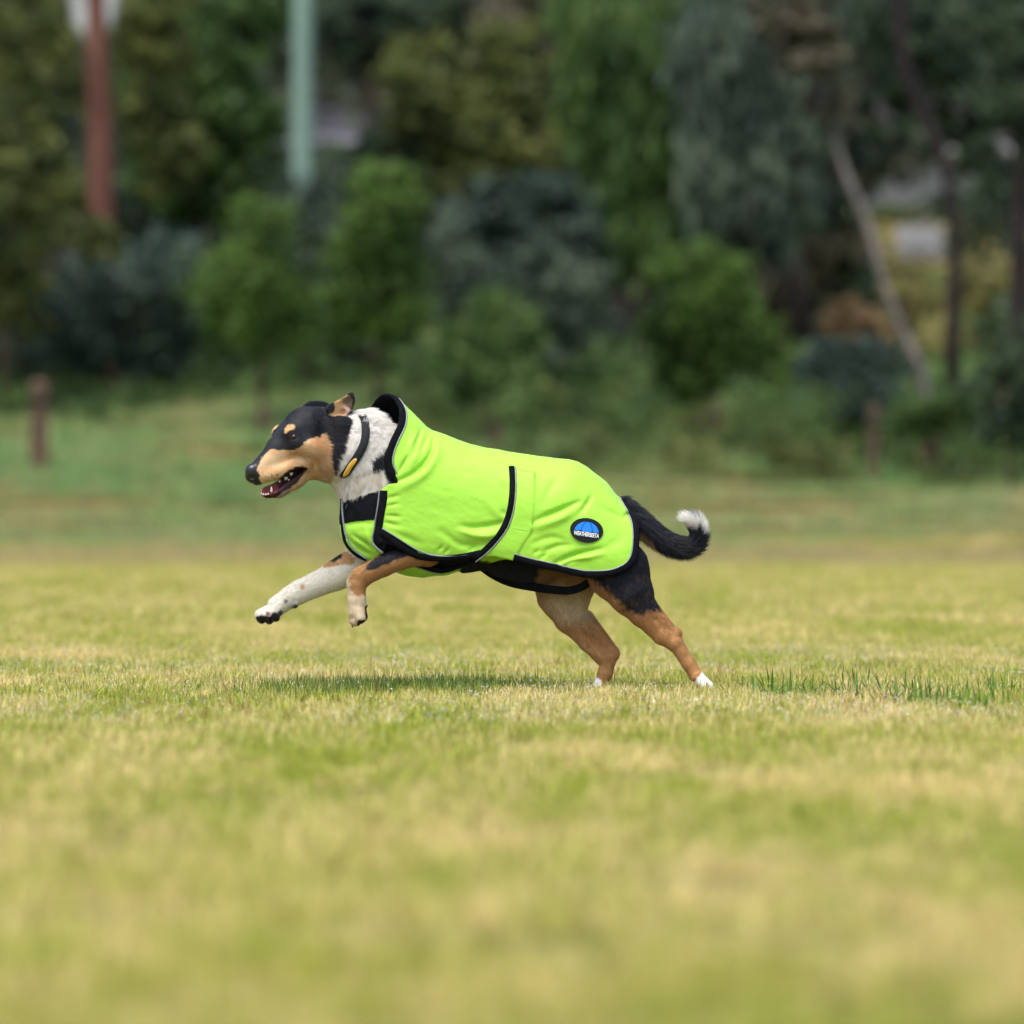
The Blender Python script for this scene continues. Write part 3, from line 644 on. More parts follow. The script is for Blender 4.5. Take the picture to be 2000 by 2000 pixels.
class Field:
    def __init__(f, lo, hi, h):
        f.lo = np.array(lo, float); f.h = h
        f.n = (np.ceil((np.array(hi)-f.lo)/h)).astype(int)+1
        f.F = np.full(tuple(f.n), 30.0, dtype=np.float32)
        f.T = np.zeros(tuple(f.n), dtype=np.int8)
    def box(f, lo, hi):
        a = np.clip(np.floor((np.array(lo)-f.lo)/f.h).astype(int), 0, f.n-1)
        b = np.clip(np.ceil((np.array(hi)-f.lo)/f.h).astype(int)+1, 1, f.n)
        sl = tuple(slice(int(x), int(y)) for x, y in zip(a, b))
        ax = [f.lo[i]+f.h*np.arange(a[i], b[i]) for i in range(3)]
        return sl, np.meshgrid(*ax, indexing='ij', sparse=True)
    def add(f, dist, sl, k, tagv):
        A = f.F[sl]; d = dist.astype(np.float32)
        T = f.T[sl]; T[d < A] = tagv
        hh = np.clip(.5+.5*(A-d)/k, 0, 1)
        f.F[sl] = A*(1-hh)+d*hh-k*hh*(1-hh)
    def sub(f, dist, sl, k, tagv=None):
        A = f.F[sl]; d = -dist.astype(np.float32)
        if tagv is not None:
            T = f.T[sl]; T[(d > A-1.5)] = tagv
        hh = np.clip(.5-.5*(A-d)/k, 0, 1)
        f.F[sl] = A*(1-hh)+d*hh+k*hh*(1-hh)
    def cone(f, p, q, r1, r2, k=8, tagv=0, sq=1.0, head=False, sub=False):
        """round cone p->q (X, D|s, Y); sq > 1 makes it narrower across the dog"""
        p = np.array(p, float); q = np.array(q, float); R = max(r1, r2)+k+8
        if head:
            c = [head_world(v[0], v[1]) for v in (p, q)]
            lo = (min(p[0], q[0], c[0][0], c[1][0])-R, min(c[0][1], c[1][1])-R, min(p[2], q[2])-R)
            hi = (max(p[0], q[0], c[0][0], c[1][0])+R, max(c[0][1], c[1][1])+R, max(p[2], q[2])+R)
        else:
            lo = np.minimum(p, q)-R; hi = np.maximum(p, q)+R
        sl, (X, D, Y) = f.box(lo, hi)
        if head: A, B = head_local(X, D)
        else: A, B = X, D
        B0 = (p[1]+q[1])/2
        e = (q-p); e[1] *= sq
        L = e @ e+1e-6
        x = A-p[0]; y = (B-p[1])*sq; z = Y-p[2]
        t = np.clip((x*e[0]+y*e[1]+z*e[2])/L, 0, 1)
        d = np.sqrt((x-t*e[0])**2+(y-t*e[1])**2+(z-t*e[2])**2)-(r1+(r2-r1)*t)
        if sq > 1:                                     # distances across are stretched by sq: correct a little
            d = d/np.sqrt(1+(sq*sq-1)*np.clip(((y-t*e[1])/(np.abs(d+r1)+1e-3))**2, 0, 1))
        if sub: f.sub(d+0*Y, sl, k, tagv)
        else: f.add(d+0*Y, sl, k, tagv)
    def ball(f, p, r, **kw): f.cone(p, (p[0]+.01, p[1], p[2]), r, r, **kw)
    def sample(f, P):
        g = (np.asarray(P)-f.lo)/f.h
        g = np.clip(g, 0, f.n-1.001); i = g.astype(int); t = g-i; r = 0
        for dx in (0, 1):
            for dy in (0, 1):
                for dz in (0, 1):
                    wt = (t[:, 0] if dx else 1-t[:, 0])*(t[:, 1] if dy else 1-t[:, 1])*(t[:, 2] if dz else 1-t[:, 2])
                    r = r+wt*f.F[i[:, 0]+dx, i[:, 1]+dy, i[:, 2]+dz]
        return r
    def tags(f, P):
        i = np.clip(np.round((np.asarray(P)-f.lo)/f.h).astype(int), 0, f.n-1)
        return f.T[i[:, 0], i[:, 1], i[:, 2]]
    def grad(f, P, e=None):
        e = e or f.h; P = np.asarray(P, float); G = np.zeros_like(P)
        for a in range(3):
            d = np.zeros(3); d[a] = e
            G[:, a] = f.sample(P+d)-f.sample(P-d)
        return G/(np.linalg.norm(G, axis=1, keepdims=True)+1e-9)
    def surfD(f, X, Y, side=-1):
        """D of the first surface met coming from the camera side (side=-1) or from behind"""
        X = np.atleast_1d(np.asarray(X, float)); Y = np.atleast_1d(np.asarray(Y, float))
        Ds = np.arange(f.lo[1], f.lo[1]+f.h*(f.n[1]-1), f.h/2)
        if side > 0: Ds = Ds[::-1]
        out = np.full(X.shape, np.nan)
        prev = None
        for D in Ds:
            v = f.sample(np.c_[X, np.full_like(X, D), Y])
            if prev is not None:
                hit = np.isnan(out) & (v < 0)
                tt = prev/(prev-v+1e-9)
                out[hit] = (D-(Ds[1]-Ds[0])*(1-tt))[hit]
            prev = v
        return out

def surfnet(f, F=None):
    F = f.F if F is None else F
    ins = F < 0
    c = np.zeros(tuple(np.array(F.shape)-1), dtype=np.int8)
    for dx in (0, 1):
        for dy in (0, 1):
            for dz in (0, 1):
                c += ins[dx:F.shape[0]-1+dx, dy:F.shape[1]-1+dy, dz:F.shape[2]-1+dz]
    I = np.argwhere((c > 0) & (c < 8))
    vid = np.full(c.shape, -1, dtype=np.int32); vid[I[:, 0], I[:, 1], I[:, 2]] = np.arange(len(I))
    P = np.zeros((len(I), 3)); cnt = np.zeros(len(I))
    cs = [(x, y, z) for x in (0, 1) for y in (0, 1) for z in (0, 1)]
    for a in cs:
        for ax in range(3):
            if a[ax]: continue
            b = list(a); b[ax] = 1
            va = F[I[:, 0]+a[0], I[:, 1]+a[1], I[:, 2]+a[2]]; vb = F[I[:, 0]+b[0], I[:, 1]+b[1], I[:, 2]+b[2]]
            m = (va < 0) != (vb < 0)
            t = va/(va-vb+1e-12)
            q = np.tile(np.array(a, float), (len(I), 1)); q[:, ax] += t
            P[m] += q[m]; cnt[m] += 1
    P = P/np.maximum(cnt, 1)[:, None]+I
    Q = []
    for ax in range(3):
        o1, o2 = [(1, 2), (2, 0), (0, 1)][ax]
        A = np.take(ins, range(F.shape[ax]-1), axis=ax); B = np.take(ins, range(1, F.shape[ax]), axis=ax)
        E = np.argwhere(A != B)
        ok = (E[:, o1] > 0) & (E[:, o2] > 0) & (E[:, o1] < c.shape[o1]) & (E[:, o2] < c.shape[o2])
        E = E[ok]; sgn = ins[E[:, 0], E[:, 1], E[:, 2]]
        quad = []
        for d1, d2 in ((0, 0), (1, 0), (1, 1), (0, 1)):
            G = E.copy(); G[:, o1] -= d1; G[:, o2] -= d2
            quad.append(vid[G[:, 0], G[:, 1], G[:, 2]])
        quad = np.array(quad).T
        quad[~sgn] = quad[~sgn][:, ::-1]
        Q.append(quad)
    Q = np.concatenate(Q)
    return f.lo+P*f.h, Q

def smooth_mesh(P, Q, it=2, lam=.5):
    for _ in range(it):
        A = np.zeros_like(P); n = np.zeros(len(P))
        for a, b in ((0, 1), (1, 2), (2, 3), (3, 0)):
            for u, v in ((a, b), (b, a)):
                for k in range(3): A[:, k] += np.bincount(Q[:, u], P[Q[:, v], k], len(P))
                n += np.bincount(Q[:, u], minlength=len(P))
        P = P+lam*(A/np.maximum(n, 1)[:, None]-P)
    return P

# --- body volume
NF, FF, NH, FH, TL, EN, EF, NO, MO, HE, NE, TO = 3, 4, 5, 6, 7, 8, 9, 10, 11, 1, 2, 0
B = Field((474, -112, 752), (1404, 100, 1372), 2.0)
C = B.cone
# torso (mostly under the coat)
C((765, -4, 975), (870, 0, 985), 74, 102, 20, TO, 1.55)
C((870, 0, 985), (1040, 0, 990), 104, 84, 20, TO, 1.45)
C((1040, 0, 995), (1150, 0, 1010), 78, 64, 20, TO, 1.25)
C((1150, 0, 1005), (1200, 0, 1012), 60, 36, 16, TO, 1.1)
C((960, 2, 1060), (1040, 2, 1086), 52, 46, 20, TO, 1.2)
C((1040, 2, 1075), (1120, 0, 1080), 50, 40, 20, TO, 1.1)
C((975, 8, 1092), (1046, 10, 1108), 30, 40, 12, TO, 1.2)
C((800, -2, 1030), (905, 0, 1040), 62, 76, 16, TO, 1.2)
# neck and ruff
C((648, -8, 862), (700, -4, 884), 46, 74, 14, NE, 1.25)
C((700, -4, 884), (770, 0, 935), 74, 86, 18, NE, 1.3)
C((700, -6, 925), (730, -2, 975), 44, 54, 18, NE, 1.05)
# near foreleg
C((800, -40, 1010), (835, -50, 1078), 46, 27, 14, NF, 1.3)
C((838, -55, 1080), (806, -60, 1084), 22, 21, 8, NF, 1.1)
C((806, -60, 1083), (752, -62, 1103), 21, 20, 6, NF, 1.1)
C((752, -62, 1103), (709, -62, 1125), 20, 19.5, 6, NF, 1.1)
C((709, -62, 1125), (700, -62, 1136), 19.5, 19.5, 6, NF, 1.05)
C((698, -62, 1142), (699, -62, 1172), 18, 17, 5, NF)
C((699, -62, 1172), (700, -63, 1194), 17, 18, 5, NF)
for s_, x_, y_, r_ in ((-76, 706, 1206, 10), (-67, 697, 1211, 10.5), (-57, 693, 1209, 10.5), (-49, 695, 1203, 9)):
    C((700, -62+(s_+62)*.6, 1190), (x_, s_, y_), 11, r_, 3, NF)
B.ball((711, -66, 1203), 9, k=4, tagv=NF)
B.ball((715, -62, 1181), 4.5, k=3, tagv=NF)
# far foreleg
C((725, 36, 1000), (716, 48, 1082), 44, 32, 14, FF, 1.2)
C((716, 50, 1088), (666, 52, 1119), 34, 29, 12, FF, 1.15)
C((700, 50, 1100), (650, 52, 1126), 30, 26, 10, FF, 1.1)
C((650, 52, 1127), (583, 50, 1157), 27, 22, 8, FF, 1.1)
C((583, 50, 1157), (566, 48, 1166), 21.5, 20, 6, FF)
C((566, 48, 1166), (540, 46, 1184), 20, 19, 6, FF)
for s_, x_, y_, r_ in ((58, 512, 1198, 10), (47, 507, 1202, 11), (37, 516, 1203, 11), (30, 527, 1201, 9)):
    C((545, 46+(s_-46)*.6, 1184), (x_, s_, y_), 12, r_, 3, FF)
B.ball((536, 32, 1205), 9, k=4, tagv=FF)
B.ball((510, 40, 1209), 9, k=3, tagv=FF)
B.ball((525, 34, 1211), 8, k=3, tagv=FF)
B.ball((575, 37, 1181), 6.5, k=3, tagv=FF)
# near hind leg
C((1165, -30, 1055), (1206, -40, 1114), 52, 57, 14, NH, 1.6)
C((1206, -40, 1114), (1232, -44, 1160), 57, 41, 14, NH, 1.5)
C((1232, -46, 1160), (1253, -46, 1195), 41, 26, 10, NH, 1.3)
C((1252, -46, 1192), (1291, -46, 1240), 27, 17, 8, NH, 1.15)
C((1268, -46, 1178), (1318, -46, 1235), 10, 7, 9, NH, 1.0)
C((1292, -46, 1240), (1314, -46, 1254), 17, 15.5, 6, NH, 1.1)
B.ball((1322, -46, 1236), 8, k=9, tagv=NH)
C((1280, -64, 1208), (1310, -63, 1246), 4, 3.5, 5, None, sub=True)
C((1318, -46, 1255), (1343, -46, 1294), 15, 12.5, 6, NH, 1.15)
C((1343, -46, 1294), (1357, -46, 1316), 12.5, 13.5, 6, NH)
for s_, x_, y_, r_ in ((-58, 1374, 1337, 8.5), (-51, 1382, 1338, 9), (-42, 1382, 1339, 9), (-34, 1372, 1339, 8.5)):
    C((1360, -46+(s_+46)*.6, 1320), (x_, s_, y_), 11, r_, 3, NH)
# far hind leg
C((1120, 34, 1060), (1104, 42, 1128), 62, 60, 14, FH, 1.5)
C((1104, 42, 1128), (1104, 44, 1164), 60, 48, 12, FH, 1.4)
C((1100, 44, 1164), (1114, 44, 1206), 48, 31, 10, FH, 1.3)
C((1113, 44, 1204), (1149, 44, 1254), 30, 18, 8, FH, 1.15)
C((1149, 44, 1254), (1178, 44, 1282), 18, 18.5, 6, FH, 1.1)
C((1146, 44, 1205), (1198, 44, 1270), 12, 9, 8, FH, 1.0)
B.ball((1200, 44, 1278), 11.5, k=6, tagv=FH)
C((1138, 26, 1222), (1188, 27, 1284), 4, 3.5, 6, None, sub=True)
C((1190, 44, 1284), (1183, 44, 1316), 16.5, 13.5, 6, FH, 1.15)
C((1183, 44, 1316), (1174, 44, 1336), 13.5, 12.5, 6, FH)
for s_, x_, y_, r_ in ((56, 1160, 1349, 8.5), (48, 1153, 1351, 8.5), (40, 1153, 1352, 8.5), (33, 1161, 1352, 8.5)):
    C((1172, 44+(s_-44)*.6, 1340), (x_, s_, y_), 11, r_, 3, FH)
# tail
TAILP = spline([(1208, 0, 992), (1240, 0, 1013), (1275, 2, 1042), (1312, 4, 1064), (1345, 4, 1068), (1362, 3, 1050), (1358, 2, 1024), (1345, 1, 1014)], 5)
for i in range(len(TAILP)-1):
    t = i/(len(TAILP)-1)
    r1 = np.interp(t, [0, .3, .6, .8, .93, 1], [20, 16, 14, 12.5, 8, 4]); r2 = np.interp(t+1/len(TAILP), [0, .3, .6, .8, .93, 1], [20, 16, 14, 12.5, 8, 4])
    C(TAILP[i], TAILP[i+1], r1, r2, 4, TL)
# head, in its own turned frame (a, s, Y)
H = dict(head=True, tagv=HE)
C((602, 0, 836), (655, 0, 838), 42, 40, 14, HE, 1.02, True)
for s_ in (-1, 1):
    B.ball((560, 24*s_, 846), 15.5, k=16, **H)                 # brow
    B.cone((572, 27*s_, 868), (636, 30*s_, 886), 20, 31, k=14, **H)   # cheek bone
    B.cone((516, 7*s_, 931), (585, 19*s_, 905), 13.5, 18, k=8, **H)     # upper lip
    B.cone((646, 26*s_, 838), (640, 31*s_, 905), 28, 30, k=14, **H)
C((584, 0, 850), (552, 0, 878), 34, 27, 14, HE, 1.1, True)
C((560, 0, 874), (506, 0, 922), 28, 17.5, 10, HE, 1.12, True)
C((604, 0, 915), (570, 0, 935), 22, 16, 10, HE, 1.0, True)
C((580, 0, 937), (546, 0, 957.5), 17, 14.5, 7, HE, .85, True)
C((546, 0, 957.5), (525, 0, 962), 14.5, 12, 6, HE, .8, True)
C((640, 0, 905), (665, 0, 900), 36, 40, 14, HE, 1.1, True)
C((498, 0, 919), (497, 0, 931), 13.5, 12.5, 3, NO, .95, True)
C((499, 0, 936), (506, 0, 938), 8, 11, 4, NO, .9, True)
for s_ in (-1, 1):
    B.cone((489, 11*s_, 934), (497, 17*s_, 936), 5.2, 4.0, k=2, head=True, tagv=NO, sub=True)
# mouth: cut the gap between the jaws, leave a tongue-covered web in the middle
MOUTH = Z7([(230, 1478), (330, 1468), (430, 1435), (560, 1405), (660, 1310), (760, 1230), (860, 1195), (930, 1195), (945, 1215), (890, 1280), (780, 1365), (680, 1430), (610, 1500), (500, 1570), (340, 1588), (230, 1600)])
sl, (X, D, Y) = B.box((480, -112, 900), (610, 60, 975))
A_, S_ = head_local(X, D)
PX, PY = np.meshgrid(X.ravel(), Y.ravel(), indexing='ij')
A3 = A_+0*Y; S3 = S_+0*Y; Y3 = Y+0*A_
# the cut is drawn as seen on the near lip: X = a + SP*s with s about 16
mp = polydist((A3+SP*13).ravel(), Y3.ravel(), MOUTH).reshape(A3.shape)
web = np.maximum(mp, 5.5-np.abs(S3))
B.sub(np.where(np.abs(S3) < 60, web, 30), sl, 1.5, MO)
# ears
EARN = Z7([(1290, 250), (1460, 160), (1560, 100), (1660, 35), (1720, 50), (1755, 140), (1750, 220), (1715, 320), (1640, 400), (1610, 450), (1480, 470), (1330, 420), (1270, 330)])
sl, (X, D, Y) = B.box((625, -95, 755), (706, 40, 840))
A_, S_ = head_local(X, D)
A3 = A_+0*Y; S3 = S_+0*Y; Y3 = Y+0*A_; X3 = X+0*S_+0*Y
pe = polydist(X3.ravel(), Y3.ravel(), EARN).reshape(X3.shape)
sc_ = 38+ (Y3-820)*-.10                                      # sheet leans outwards with height
dd = np.maximum(pe+3, np.abs(S3-sc_+3)-6); B.add(dd, sl, 5, EN)
cup = np.sqrt(((X3-679)/10.5)**2+((Y3-788)/15)**2+((S3-sc_-7)/9)**2)-1
B.sub(cup*9, sl, 3, None)
cup = np.sqrt(((X3-671)/6)**2+((Y3-806)/6)**2+((S3-sc_-5)/8)**2)-1
B.sub(cup*6, sl, 3, None)
EARF = Z7([(905, 265), (960, 200), (1030, 160), (1140, 150), (1260, 165), (1320, 190), (1400, 260), (1300, 330), (1100, 330), (950, 320)])
sl, (X, D, Y) = B.box((575, -40, 765), (665, 95, 820))
A_, S_ = head_local(X, D)
X3 = X+0*S_+0*Y; Y3 = Y+0*S_; S3 = S_+0*Y
pe = polydist(X3.ravel(), Y3.ravel(), EARF).reshape(X3.shape)
B.add(np.maximum(pe+2.5, np.abs(S3+30)-7), sl, 5, EF)

# ------------------------------------------------------------------ coat volumes (silhouette inflated sideways)
def inflate(f, poly, R, Wd, blur=3, D0=0.0):
    sl, (X, D, Y) = f.box(f.lo-1, f.lo+f.h*f.n+1)
    xs = X.ravel(); ys = Y.ravel(); XX, YY = np.meshgrid(xs, ys, indexing='ij')
    sd = polydist(XX, YY, poly)
    inner = sd.copy()
    for _ in range(blur):
        p = np.pad(inner, 3, mode='edge'); acc = 0
        for i in range(7): acc = acc+p[i:i+inner.shape[0], 3:-3]
        p = np.pad(acc/7, ((0, 0), (3, 3)), mode='edge'); acc = 0
        for i in range(7): acc = acc+p[:, i:i+inner.shape[1]]
        inner = acc/7
    wgt = np.clip(-sd/14, 0, 1); sd = sd*(1-wgt)+inner*wgt
    u = np.maximum(1+sd/R, 0)[:, None, :]
    v = np.abs(D-D0)/Wd
    g1 = np.sqrt(u*u+v*v); gr = np.sqrt((u/R)**2+(v/Wd)**2)+1e-6
    return ((g1-1)*g1/gr).astype(np.float32)

TOPL = [(760, 771), (773, 775), (786, 785), (804, 803), (822, 821), (833, 833), (843, 840), (856, 844), (872, 850), (899, 860), (920, 868), (950, 873), (988, 881), (1035, 888), (1083, 894), (1110, 897), (1128, 901), (1146, 911), (1178, 936), (1214, 969)]
V_OUT = [(670, 830), (680, 800), (702, 788), (722, 779), (745, 770)]+TOPL+[(1236, 990), (1262, 1008), (1290, 1036), (1304, 1090), (1294, 1145), (1255, 1190), (1150, 1205), (1050, 1190), (930, 1150), (830, 1150), (740, 1135), (690, 1090), (676, 1000), (684, 900)]
V_IN = [(740, 900), (690, 935), (664, 974), (663, 1030), (666, 1057), (680, 1082), (719, 1107), (755, 1118), (775, 1119), (795, 1125), (826, 1128), (868, 1124), (888, 1119), (930, 1108), (973, 1105), (1000, 1100), (1060, 1090), (1100, 1050), (1100, 950), (950, 890)]
CO = Field((654, -112, 752), (1310, 112, 1214), 2.0)
Fo = inflate(CO, V_OUT, 118, 93)
# wrinkles: (polyline, depth, width); negative depth = ridge
WR = [(Z2([(1000, 575), (985, 690), (900, 820), (790, 910), (660, 975)]), 4.5, 4.5), (Z2([(1045, 600), (1035, 720), (950, 870), (840, 960), (690, 1040)]), -2.5, 8),
      (Z2([(885, 480), (860, 560), (830, 640)]), 2.6, 3.5), (Z2([(770, 730), (730, 800), (690, 880)]), 3, 3.5), (Z2([(950, 540), (910, 630), (880, 710)]), 2.2, 3.5),
      (Z2([(840, 520), (770, 700)]), -1.8, 6), (Z2([(900, 640), (780, 840)]), -1.6, 6),
      (Z2([(1250, 1390), (1400, 1400), (1600, 1370), (1660, 1340)]), 3.6, 6), (Z2([(1240, 1420), (1380, 1470), (1520, 1480), (1640, 1440)]), -3.2, 7), (Z2([(1080, 1440), (1260, 1560), (1460, 1560), (1600, 1510)]), 2.4, 7),
      (Z2([(560, 1200), (680, 1180)]), 1.6, 3), (Z2([(560, 1290), (700, 1300)]), 2.2, 3.5), (Z2([(545, 1350), (690, 1390)]), 2, 3.5), (Z2([(570, 1130), (680, 1100)]), 1.8, 3.5), (Z2([(620, 1440), (900, 1560)]), 1.6, 6),
      (Z2([(1050, 1620), (1090, 1570)]), 1.8, 3), (Z2([(1110, 1640), (1150, 1590)]), 1.8, 3), (Z2([(1330, 1620), (1400, 1580)]), 1.5, 3),
      (Z2([(1640, 990), (1700, 1120)]), 1.5, 6), (Z2([(1640, 1240), (1690, 1290)]), 1.8, 5), (Z2([(1500, 1150), (1650, 1330)]), -1.4, 9),
      (Z2([(1450, 640), (1560, 700), (1690, 800)]), 1.2, 7), (Z2([(1100, 560), (1300, 780), (1420, 900)]), -.9, 12),
      (Z3([(430, 750), (560, 690), (680, 640), (800, 590)]), 4.6, 5), (Z3([(430, 800), (620, 740), (760, 660)]), -2.8, 8), (Z3([(800, 690), (860, 610), (900, 540)]), 3, 5),
      (Z3([(500, 610), (570, 480), (620, 400)]), 1.4, 8), (Z3([(600, 1090), (700, 1040), (800, 1005), (970, 970)]), 4.6, 4), (Z3([(640, 1110), (800, 1060), (1000, 1010)]), -3, 5),
      (Z3([(500, 1000), (620, 950), (740, 940)]), 2.6, 5), (Z3([(660, 1120), (740, 1080), (860, 1060)]), 2.6, 3.5), (Z3([(420, 930), (560, 880), (700, 905)]), 1.8, 6),
      (Z3([(1060, 470), (1130, 560), (1190, 640)]), 2.8, 5), (Z3([(1170, 720), (1200, 690), (1250, 760)]), 3.5, 4), (Z3([(1000, 640), (1100, 700), (1160, 730)]), 1.8, 6),
      (Z3([(900, 1020), (1050, 950), (1180, 850)]), 1.2, 9), (Z3([(470, 980), (430, 1010)]), 1.8, 3.5), (Z3([(540, 1010), (480, 1050)]), 1.6, 3)]
def wrinkle_h(XX, YY, WRL):
    h = np.zeros(XX.shape)
    for pts, dep, wd in WRL:
        P = spline(pts, 6); d2 = np.full(XX.shape, 1e9); tt = np.zeros(XX.shape)
        n = len(P)
        for i in range(n-1):
            a, b = P[i], P[i+1]; e = b-a; t = np.clip(((XX-a[0])*e[0]+(YY-a[1])*e[1])/(e@e+1e-9), 0, 1)
            q = (XX-a[0]-t*e[0])**2+(YY-a[1]-t*e[1])**2
            m = q < d2; d2[m] = q[m]; tt[m] = ((i+t)/(n-1))[m]
        h += 1.8*dep*np.exp(-d2/(wd*wd))*np.clip(np.sin(np.pi*np.clip(tt*.8+.1, 0, 1)), .3, 1)
    return h
def folded(f, F, WRL, amp):
    xs = f.lo[0]+f.h*np.arange(f.n[0]); ys = f.lo[2]+f.h*np.arange(f.n[2])
    XX, YY = np.meshgrid(xs, ys, indexing='ij')
    h = wrinkle_h(XX, YY, WRL)
    q = np.c_[XX.ravel()+.5*YY.ravel(), YY.ravel()*1.3-.5*XX.ravel()]
    h = h+(amp*((vnoise(q*[1, 1.7], 30, 3)-.5)*2+(vnoise(q*[1, 2.2], 13, 4)-.5)*.9)).reshape(XX.shape)
    return (F+h[:, None, :]).astype(np.float32)
Fo = folded(CO, Fo, WR, .5)
# the belly band is stitched on top: a slightly raised strip
BAND = Z2([(1770, 835), (1785, 1000), (1775, 1150), (1745, 1300), (1700, 1420), (1600, 1550), (1440, 1690), (1300, 1900), (1700, 1900)])+[(1003, 1120), (1009, 1083), (1022, 1060), (1040, 1035), (1043, 975), (1045, 921)]
sl, (X, D, Y) = CO.box(CO.lo-1, CO.lo+CO.h*CO.n+1)
XX, YY = np.meshgrid(X.ravel(), Y.ravel(), indexing='ij')
bd = polydist(XX, YY, BAND)
Fo -= (2.4*np.clip(.5-bd/3, 0, 1))[:, None, :]
CO.F = Fo
WR2 = [(Z1([(1060, 1500), (1180, 1600), (1280, 1660)]), 3, 4), (Z1([(1120, 1470), (1220, 1540), (1300, 1600)]), 3, 4), (Z1([(1050, 1380), (1180, 1360), (1320, 1370)]), 1.5, 4), (Z1([(1240, 1420), (1270, 1520), (1370, 1640)]), -2.5, 6), (Z2([(1500, 1700), (1640, 1620), (1760, 1560)]), 2, 5), (Z2([(1640, 1690), (1790, 1600)]), -2, 6)]
CI = Field((654, -112, 752), (1272, 112, 1200), 2.0)
CI.F = folded(CI, inflate(CI, V_IN, 104, 80), WR2, .8)

RIM = spline(Z1([(1540, 100), (1600, 250), (1600, 330), (1560, 450), (1480, 570), (1425, 680), (1405, 780), (1430, 880), (1490, 985), (1500, 1300)]), 6)
def shear(D): return .30*(D+78)+.62*np.maximum(D, 0)
def rim_val(X, D, Y):
    """> 0 behind the neck opening of the coat"""
    xr = np.interp(Y, RIM[:, 1], RIM[:, 0])
    return X+shear(D)-xr
CUT_OUT = [(620, 700), (1220, 700), (1216, 966), (1230, 990), (1240, 1016), (1245, 1045), (1245, 1075), (1239, 1093), (1226, 1107), (1208, 1117), (1178, 1124), (1147, 1125), (1083, 1113), (1035, 1102), (999, 1094), (965, 1086), (930, 1087), (888, 1091), (847, 1092), (816, 1086), (795, 1077), (775, 1068), (758, 1062), (752, 1077), (737, 1068), (730, 1055), (735, 1015), (742, 985), (746, 957), (771, 939), (762, 922), (700, 922)]
CUT_IN = [(640, 985), (667, 978), (690, 972), (746, 957), (800, 930), (1000, 930), (1048, 921), (1043, 975), (1040, 1035), (1022, 1060), (1009, 1083), (999, 1100), (999, 1200), (775, 1200), (775, 1118), (745, 1108), (719, 1095), (702, 1088), (686, 1073), (675, 1059), (668, 1050), (640, 1050)]
SLIT = [(757, 1080), (775, 1070), (800, 1062), (930, 1064), (930, 1094), (888, 1108), (870, 1113), (850, 1114), (812, 1103), (775, 1106)]
def shell(f, thick, cutpoly, slit=None, rim=False, far_shift=None):
    sl, (X, D, Y) = f.box(f.lo-1, f.lo+f.h*f.n+1)
    XX, YY = np.meshgrid(X.ravel(), Y.ravel(), indexing='ij')
    cd = polydist(XX, YY, cutpoly)[:, None, :].astype(np.float32)
    G = np.maximum(f.F, -(f.F+thick))
    if slit is not None:
        sd = -polydist(XX, YY, slit)[:, None, :]
        cd = np.maximum(cd, sd)
    G = np.maximum(G, cd)
    if rim:
        xr = np.interp(Y.ravel(), RIM[:, 1], RIM[:, 0])[None, None, :]
        rv = (xr-(X+shear(D))).astype(np.float32)
        rv = np.where(YY[:, None, :] < 945, rv, -30)
        G = np.maximum(G, rv)
    g = Field.__new__(Field); g.lo = f.lo; g.h = f.h; g.n = f.n; g.F = G; g.T = None
    return g

lime = dict()
def cloth_mat(name, c):
    m, N, L, b = mat(name)
    a = N.new("ShaderNodeAttribute"); a.attribute_name = "col"
    L.new(a.outputs["Color"], b.inputs["Base Color"])
    b.inputs["Roughness"].default_value = .48; b.inputs["Specular IOR Level"].default_value = .22
    b.inputs["Sheen Weight"].default_value = .06; b.inputs["Sheen Roughness"].default_value = .5
    tc = N.new("ShaderNodeTexCoord")
    t = N.new("ShaderNodeTexNoise"); t.inputs["Scale"].default_value = 90; t.inputs["Detail"].default_value = 3
    L.new(tc.outputs["Object"], t.inputs["Vector"])
    wv = N.new("ShaderNodeTexNoise"); wv.inputs["Scale"].default_value = 1400
    L.new(tc.outputs["Object"], wv.inputs["Vector"])
    ad = N.new("ShaderNodeMath"); ad.operation = 'MULTIPLY_ADD'; ad.inputs[1].default_value = .12
    L.new(wv.outputs[0], ad.inputs[0]); L.new(t.outputs[0], ad.inputs[2])
    bp = N.new("ShaderNodeBump"); bp.inputs["Strength"].default_value = .16; bp.inputs["Distance"].default_value = .004
    L.new(ad.outputs[0], bp.inputs["Height"]); L.new(bp.outputs[0], b.inputs["Normal"])
    return m
M_LIME = cloth_mat("neon_coat_fabric", None)
M_BIND = noisy("black_binding_tape", (.005, .006, .008), (.009, .010, .013), 60, .85, bump=.3, bscale=900, spec=.05)
M_PIPE = noisy("grey_reflective_piping", (.16, .18, .2), (.3, .32, .34), 400, .35, spec=.7)
M_STITCH = simple("darker_green_stitching", (.28, .66, .05), .8)
LIME = np.array([.365, .74, .07]); LINING = np.array([.008, .016, .016])

dog = empty("dog", (-0.02, 0, 0), "black, tan and white smooth-coated dog leaping left over the grass in a neon green coat", "dog")

